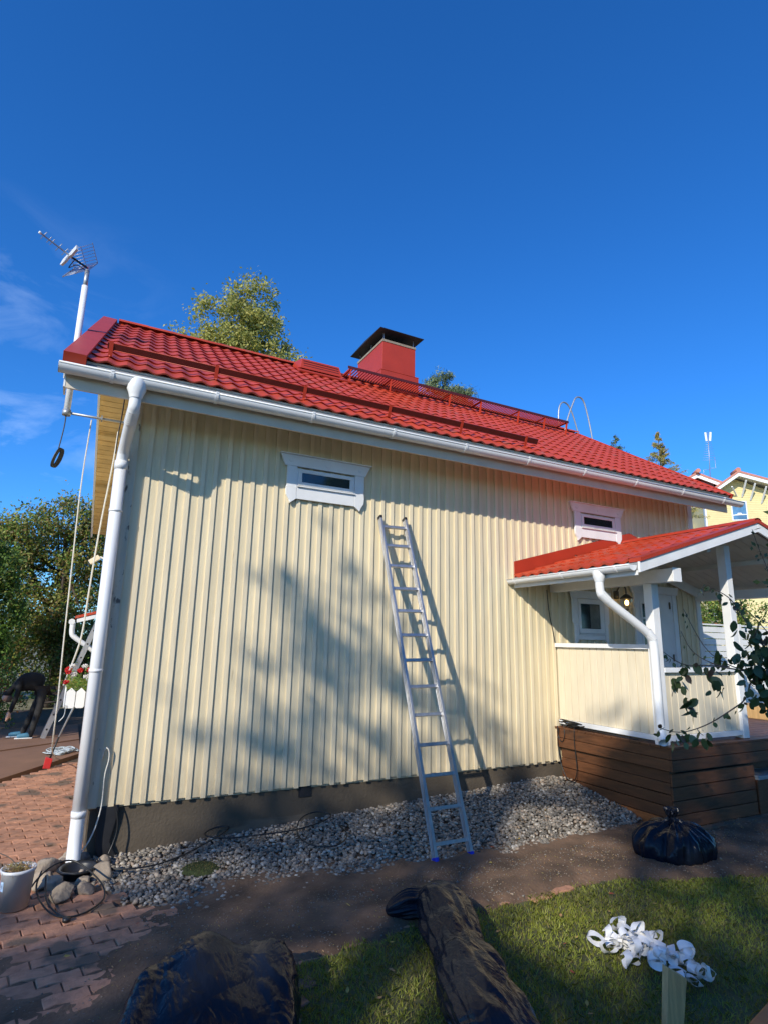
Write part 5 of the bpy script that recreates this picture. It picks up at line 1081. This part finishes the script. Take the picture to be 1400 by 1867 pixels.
tree('lilac_bush', 'lush dark green bush at the far left edge', 'bush', (-1.9, 9.5, -.05), (-1.9, 9.5, 2.8), .07,
     [(-2.0, 9.4, 3.1, .9, .8, .75), (-1.7, 9.3, 2.3, .75, .7, .8), (-2.3, 9.3, 1.5, 1.1, .8, .9), (-1.75, 9.2, 1.2, .6, .6, .7), (-1.8, 9.4, 3.4, .5, .5, .4)], 30000, (.055, .11), ['lf_gr', 'lf_dk', 'lf_ol'], [.55, .3, .15], .10, 42, k=420, shell=.7)
tree('flowering_shrub', 'low shrub with orange blooms by the bending person', 'bush', (-1.05, 8.2, -.05), (-1.05, 8.2, .8), .03,
     [(-1.1, 8.2, .95, .28, .3, .35), (-1.0, 8.3, .45, .35, .3, .35)], 2200, (.03, .07), ['lf_dk', 'lf_gr', 'lf_or'], [.45, .4, .15], .07, 43)
tree('hedge_tree', 'dense dark hedge closing the rear yard', 'hedge', (.6, 15, -.05), (.6, 15, 2.5), .1, [(x, 15, 1.2, 1.0, .7, 1.35) for x in (-4, -2.5, -1, .5, 2)], 14000, (.07, .14), ['lf_dk', 'lf_gr'], [.7, .3], .16, 44, k=240)
tree('garden_maple', 'bright green garden tree seen under the porch roof', 'tree', (18.5, 6.3, -.05), (18.5, 6.3, 2.6), .1,
     [(17.8, 6.3, 2.9, .9, .9, .75), (19.0, 6.5, 2.8, .9, .9, .8), (20.2, 6.5, 2.9, .9, .9, .8), (18.4, 6.3, 1.6, 1.6, .9, .9)], 9000, (.07, .14), ['lf_gr', 'lf_ol', 'lf_dk', 'lf_or'], [.45, .35, .14, .06], .14, 45)
tree('side_shrub', 'light green shrub between our house and the yellow house', 'bush', (16.4, 8.2, -.05), (16.4, 8.2, 5.4), .08,
     [(16.4, 8.2, 5.6, .5, .6, 1.3), (16.5, 8.2, 4.0, .7, .7, 1.3)], 4500, (.07, .14), ['lf_gr', 'lf_ol', 'lf_dk'], [.4, .4, .2], .12, 46)

# trees behind and left of the photographer: crowns shaped to cast the dappled shade
Lv = np.array(SUN); Lv /= np.linalg.norm(Lv)
SHADE = [(-4, -6), (-4, -1.0), (.15, -.85), (.95, -.35), (1.5, .30), (1.8, .75), (3.0, 1.45), (4.0, 1.95), (5.2, 2.55), (5.9, 2.75), (6.5, 3.0), (6.9, 2.9), (6.5, 2.2), (6.2, 1.5), (6.1, .95), (5.8, .45), (5.35, .1), (5.7, .0), (6.9, .55), (7.2, .0), (7.0, -.5), (9, -.7), (12, -1.2), (12, -8), (-4, -8)]
HOLES = [(4.5, -.85, .75, .5, .06), (3.7, -1.72, 1.2, .45, .0), (3.0, -2.6, 1.25, .62, .0), (1.75, -2.65, .5, .6, .05), (.9, -.6, .6, .25, .25), (3.6, .9, .35, .25, .35), (2.35, -2.1, .25, .3, .2), (3.9, 1.35, .35, .15, .4), (4.9, 1.0, .3, .25, .4), (7.35, -1.35, .25, .2, .25), (4.1, -2.95, 1.0, .45, .2), (1.1, -2.3, .3, .2, .25), (2.1, -.9, .5, .12, .5)]
def shade_points(poly, holes, n, dist, dj, rs, x0, x1, y0, y1, nk, cl):
    cs_ = []
    while len(cs_) < nk:
        x = rs.uniform(x0, x1); y = rs.uniform(y0, y1)
        if not in_poly(x, y, poly): continue
        pr_ = 1.0
        for (hx, hy, rx, ry, q) in holes:
            if ((x - hx) / rx) ** 2 + ((y - hy) / ry) ** 2 < 1: pr_ = q
        if y > 0 and noise.noise(Vector((x * .9 + y * .5, y * 1.9 - x * .4, 0))) > .18: pr_ *= .35
        if y > .0: pr_ *= .37 - .20 * max(0, min(1, x - 5.6))
        if rs.rand() > pr_: continue
        cs_.append((x, y, 0.0))
    C_ = np.array(cs_); s_ = dist + rs.uniform(-dj, dj, (nk, 1)); C_ = C_ - Lv * s_
    q = rs.randint(0, nk, n); return C_[q] + rs.normal(size=(n, 3)) * cl
rs = np.random.RandomState(77)
t = thing('street_maple', 'tall maple behind the photographer shading the yard', 'tree', (-13, -14, -.05))
q = shade_points(SHADE, HOLES, 23000, 24, 1.6, rs, -4, 12, -8, 3.2, 2100, .12)
foliage('crown', q, rs.uniform(.12, .22, len(q)), ['lf_gr', 'lf_dk'], [.6, .4], t, seed=70, aspect=.8, updown=.2)
trunk((-13, -14, -.05), (-12.6, -13, 12.5), .35, .08, t, limbs=[tuple(q[i]) for i in range(0, 23000, 1500)])
t = thing('side_maple', 'maple left of the drive shading the rear yard', 'tree', (-8.5, 2.0, -.05))
q = shade_points([(-6, 6.8), (1.6, 7.2), (2.2, 9.6), (-6, 9.4)], [], 5500, 8.5, .7, rs, -6, 2.5, 6.7, 9.7, 330, .12)
foliage('crown', q, rs.uniform(.12, .22, len(q)), ['lf_gr', 'lf_dk'], [.6, .4], t, seed=71, aspect=.8)
trunk((-8.5, 2.0, -.05), (-8.3, 3.0, 5.5), .2, .06, t, limbs=[tuple(q[i]) for i in range(0, 5500, 900)])

def sky_blocker(name, lab, cat, base, top, blobs, n, seed, size=(.25, .45)):  # unseen greenery added to block sky and deepen the shade
    tree(name, lab, cat, base, top, .25, blobs, n, size, ['lf_gr', 'lf_dk'], [.5, .5], .4, seed, k=max(60, n // 60), shell=.35, nl=6)
sky_blocker('added_hedge', 'unseen tall hedge added to block low sky', 'hedge', (0, -15, -.05), (0, -15, 3), [(x, -15.5 + .02 * x * x * .5, 2.0, 1.6, 1.0, 2.4) for x in range(-12, 17, 2)], 9000, 81)
sky_blocker('added_oak', 'unseen broad oak added to block sky beyond the lawn', 'tree', (11, -14, -.05), (11, -14, 8), [(11, -14, 7.5, 3.4, 3.2, 3.6), (9.5, -14.5, 4.5, 2.0, 2.2, 2.0), (13.5, -13.5, 6.5, 2.6, 2.2, 2.6)], 9000, 82)
sky_blocker('added_linden', 'unseen linden added to block sky right of the deck', 'tree', (13.5, -7, -.05), (13.5, -7, 7), [(13.5, -7, 7, 3.0, 3.0, 3.2), (13.0, -8.5, 4.5, 2.2, 2.2, 2.2), (14.5, -5.5, 5, 2.2, 2, 2.4)], 7000, 83)
# ------------------------------------------------------------------ person bending in the rear yard
def skin(name, pts, edges, m, parent, root=0, sub_=2):
    me = bpy.data.meshes.new(name); me.from_pydata([p[:3] for p in pts], edges, []); o = bpy.data.objects.new(name, me); COL.objects.link(o)
    sk = o.modifiers.new('skin', 'SKIN'); sk.use_smooth_shade = True; ss = o.modifiers.new('sub', 'SUBSURF'); ss.levels = sub_; ss.render_levels = sub_
    for i, p in enumerate(pts): o.data.skin_vertices[0].data[i].radius = (p[3], p[4] if len(p) > 4 else p[3]); o.data.skin_vertices[0].data[i].use_root = (i == root)
    me.materials.append(M[m]); o.parent = parent; o.matrix_parent_inverse = Matrix.Translation(-PIN[parent.name]); return o
pe = thing('person', 'person in dark top and grey trousers bending down', 'person', (-.35, 6.95, 0))
px_, py_ = -.30, 6.95
skin('body', [(px_, py_, 1.0, .17, .18), (px_ - .17, py_, 1.08, .18, .20), (px_ - .34, py_, 1.08, .18, .21), (px_ - .47, py_, 1.04, .10, .16), (px_ - .55, py_, .95, .055), (px_ - .62, py_ - .01, .85, .085), (px_ - .65, py_ - .02, .75, .07),
              (px_ - .43, py_ - .19, 1.0, .055), (px_ - .46, py_ - .24, .74, .045), (px_ - .52, py_ - .2, .50, .034), (px_ - .43, py_ + .19, 1.0, .055), (px_ - .48, py_ + .22, .74, .045), (px_ - .55, py_ + .16, .52, .034)],
     [(0, 1), (1, 2), (2, 3), (3, 4), (4, 5), (5, 6), (3, 7), (7, 8), (8, 9), (3, 10), (10, 11), (11, 12)], 'cloth_dark', pe)
skin('trousers', [(px_, py_, 1.02, .15, .16), (px_ - .02, py_ - .1, .90, .095), (px_ - .04, py_ - .12, .52, .072), (px_ - .14, py_ - .12, .0, .055), (px_ - .02, py_ + .1, .90, .095), (px_ - .14, py_ + .14, .52, .072), (px_ - .30, py_ + .16, .0, .055)],
     [(0, 1), (1, 2), (2, 3), (0, 4), (4, 5), (5, 6)], 'cloth_grey', pe)
for (x, y) in ((px_ - .16, py_ - .12), (px_ - .32, py_ + .16)):
    skin('shoe', [(x + .05, y, .06, .055), (x - .06, y, .055, .055), (x - .20, y, .04, .045)], [(0, 1), (1, 2)], 'shoe', pe); MB().box(x - .23, x + .075, y - .048, y + .048, 0, .018).obj('shoe_sole', 'white', pe, bevel=.008)
skin('head', [(px_ - .60, py_ - .01, .86, .07), (px_ - .64, py_ - .015, .77, .088), (px_ - .655, py_ - .02, .70, .06)], [(0, 1), (1, 2)], 'skin', pe)
skin('hair', [(px_ - .575, py_ - .01, .83, .075), (px_ - .60, py_ - .015, .745, .085), (px_ - .62, py_ - .02, .69, .05)], [(0, 1), (1, 2)], 'twig', pe)
for (x, y) in ((px_ - .53, py_ - .19), (px_ - .56, py_ + .15)):
    skin('hand', [(x, y, .50, .03), (x - .01, y, .44, .036), (x - .03, y, .40, .03), (x - .045, y - .02, .35, .009), (x - .035, y - .007, .34, .009), (x - .03, y + .007, .34, .009), (x - .02, y + .02, .36, .008), (x + .03, y, .41, .010), (x + .035, y, .38, .008)], [(0, 1), (1, 2), (2, 3), (2, 4), (2, 5), (2, 6), (1, 7), (7, 8)], 'skin', pe)
pe.scale = (.9, .9, .9)
bn = thing('garden_bench', 'low dark slatted garden bench in the shaded yard', 'bench', (-.05, 9.4, 0))
for z, y in ((.62, 9.55), (.50, 9.52), (.36, 9.40), (.36, 9.28)): MB().box(-.55, .95, y, y + .07 if z < .4 else y + .02, z, z + (.02 if z < .4 else .07)).obj('slat', 'bark', bn, bevel=.004)
for x in (-.45, .85): MB().box(x, x + .06, 9.27, 9.6, 0, .355).obj('leg', 'greyflash', bn)

# ------------------------------------------------------------------ neighbour's yellow house
NS = 1.6; th_ = math.radians(-40); NU = Vector((math.cos(th_), math.sin(th_), 0)); NN = Vector((NU.y, -NU.x, 0))   # NN points to the viewer
NB = Vector((0, -5.8, 0)) + (Vector((26.8, 10, 0)) - Vector((0, -5.8, 0))) * NS
def npt(u, z, d=0): return NB + NU * (u * NS) + NN * d + Vector((0, 0, 1.8 + (z - 1.8) * NS))
nh = thing('neighbour_house', 'yellow lap sided house with white bargeboards', 'house', tuple(NB))
def nprism(poly, d0, d1, nm, m, lab=None):
    b = MB(); n = len(poly); vs = [npt(u, z, d0) for u, z in poly] + [npt(u, z, d1) for u, z in poly]; b.add(vs, [tuple(range(n)), tuple(range(2 * n - 1, n - 1, -1))] + [(i, i + n, (i + 1) % n + n, (i + 1) % n) for i in range(n)]); o = b.obj(nm, m, nh)
    return o
nprism([(-1.34, .7), (3.2, .7), (3.2, 8.25), (1.25, 9.05), (0, 9.60), (-.80, 9.05), (-1.34, 8.6)], -7, -.02, 'wall', 'ywall')
z = 7.0; 
while z < 9.4:      # lap boards
    def ext(z): 
        lo = -1.34 if z < 8.6 else -1.34 + (z - 8.6) * 1.22; hi = 3.2 if z < 8.25 else 3.2 - (z - 8.25) * 2.3; return lo, hi
    lo, hi = ext(z + .1)
    if hi > lo: nprism([(lo, z), (hi, z), (hi, z + .078), (lo, z + .078)], -.019, .012, 'lap_board', 'ywall')
    z += .085
for (a, c, dz_) in (((-1.15, 8.93), (0, 9.74), 0), ((0, 9.74), (3.3, 8.55), 0)):
    nprism([a, c, (c[0], c[1] - .16), (a[0], a[1] - .16)], .95, 1.02, 'barge_board', 'white'); nprism([(a[0], a[1] - .02), (c[0], c[1] - .02), (c[0], c[1] - .06), (a[0], a[1] - .06)], -7, .949, 'roof_underside', 'white')
    nprism([(a[0], a[1] + .10), (c[0], c[1] + .10), (c[0], c[1] + .0), (a[0], a[1] + .0)], -7, 1.06, 'roof', 'salmon')
for (a, c) in (((-2.35, 9.62), (-1.28, 10.17)), ((-1.28, 10.17), (-.1, 9.60))):
    nprism([a, c, (c[0], c[1] - .17), (a[0], a[1] - .17)], -1.6, -1.5, 'barge_board', 'white'); nprism([(a[0], a[1] + .10), (c[0], c[1] + .10), (c[0], c[1]), (a[0], a[1])], -7, -1.45, 'roof', 'salmon')
nprism([(-2.0, 8.6), (-.4, 8.6), (-.4, 9.75), (-1.28, 10.05), (-2.0, 9.68)], -6, -2.4, 'rear_gable_wall', 'greyflash'); nprism([(-1.9, 9.1), (-.7, 9.1), (-.7, 9.28), (-1.3, 9.42), (-1.9, 9.22)], -2.3, -2.2, 'dormer_trim', 'white')
for (u, zz) in ((-1.28, 10.30), (0, 9.88)):
    b = MB(); p = npt(u, zz, .3 if u == 0 else -1.9); b.tube([p - NN * .5, p + NN * .75], .17, 10); b.obj('ridge_end_tile', 'salmon', nh)
for u0, u1, za, zb in ((-.32, .03, 9.10, 8.78), (.30, .24, 9.38, 8.72), (.66, .58, 9.22, 8.55), (1.10, 1.02, 9.05, 8.38), (1.55, 1.5, 8.9, 8.2)):
    b = MB(); b.beam(npt(u0, za, .9), npt(u1, zb, .03), .09, .09); b.obj('eave_brace', 'white', nh)
wo_ = nprism([(-.27, 7.60), (.40, 7.60), (.40, 8.52), (-.27, 8.52)], .013, .05, 'window', 'white')
b = MB(); n = 4; pp = [(-.22, 7.66), (.35, 7.66), (.35, 8.47), (-.22, 8.47)]; b.add([npt(u, z, .052) for u, z in pp] + [npt(u, z, .075) for u, z in pp], [(3, 2, 1, 0), (4, 5, 6, 7)] + [(i, i + n, (i + 1) % n + n, (i + 1) % n) for i in range(n)])
o = b.obj('pane', mat('blue_reflecting_glass', (.10, .22, .36), .1, .3, 2, spec=.8)); sub(o, wo_); o.matrix_parent_inverse = Matrix.Identity(4)
nprism([(-.22, 7.83), (.35, 7.86), (.35, 7.895), (.15, 7.90), (.12, 7.96), (-.02, 7.96), (-.05, 7.90), (-.22, 7.87)], .076, .10, 'window_ornament', 'white')
nprism([(-1.40, .7), (-1.34, .7), (-1.34, 8.55), (-1.40, 8.55)], -.3, .04, 'corner_board', 'white')
nprism([(-2.3, .7), (-1.42, .7), (-1.42, 7.9), (-1.8, 8.15), (-2.3, 7.6)], -4.2, -3.6, 'rear_wing_wall', 'white')
na_ = thing('neighbour_antenna', 'spindly aerial mast above the yellow house roof', 'antenna', tuple(npt(-.62, 10, -3)))
a_, t_ = npt(-.62, 9.9, -2), npt(-.50, 12.45, -2)
MB().tube([a_, t_], .03, 6).obj('mast', 'galv', na_); dir_ = (t_ - a_)
for i, f_ in enumerate(np.linspace(.42, .78, 9)):
    c = a_ + dir_ * f_; hw = .50 - .28 * (f_ - .42) / .36; b = MB(); b.tube([c - NU * hw, c + NU * hw], .012, 5); b.obj('element', 'galv', na_)
for s_ in (-.13, .13): b = MB(); c = a_ + dir_ * .90; b.beam(c + NU * s_ - dir_ * .09, c + NU * s_ * 1.5 + dir_ * .09, .14, .04, up=NN); b.obj('panel_element', 'whitemetal', na_)
b = MB(); c = a_ + dir_ * .25; b.tube([a_ - NU * .45, a_ - NU * .45 + dir_ * .22, a_ + dir_ * .23], .02, 5); b.tube([c, c + NU * .45, c + NU * .40 + dir_ * .22], .02, 5); b.obj('side_bracket', 'galv', na_)

# white fence behind the porch
fn = thing('white_fence', 'bright white horizontal board fence right of the house', 'fence', (12, .9, 0))
z = .1
while z < 2.15: MB().box(9.6, 14.5, .9, .922, z, z + .098).obj('fence_board', 'white', fn); z += .110
for x in (9.62, 10.85, 12.1, 13.35): MB().box(x, x + .09, .83, .899, 0, 2.24).obj('fence_post', 'white', fn)
MB().box(9.6, 14.5, .87, .94, 2.20, 2.225).obj('fence_cap', 'white', fn)
sd_ = thing('garden_steps', 'weathered brown block steps beyond the porch rail', 'steps', (9.9, -.6, 0))
for i in range(5): MB().box(9.2, 9.9, -.9 + .05 * i, .1, .02 + i * .19, .20 + i * .19).obj('step_block', 'stake', sd_, bevel=.008)

# remove helper-only keys
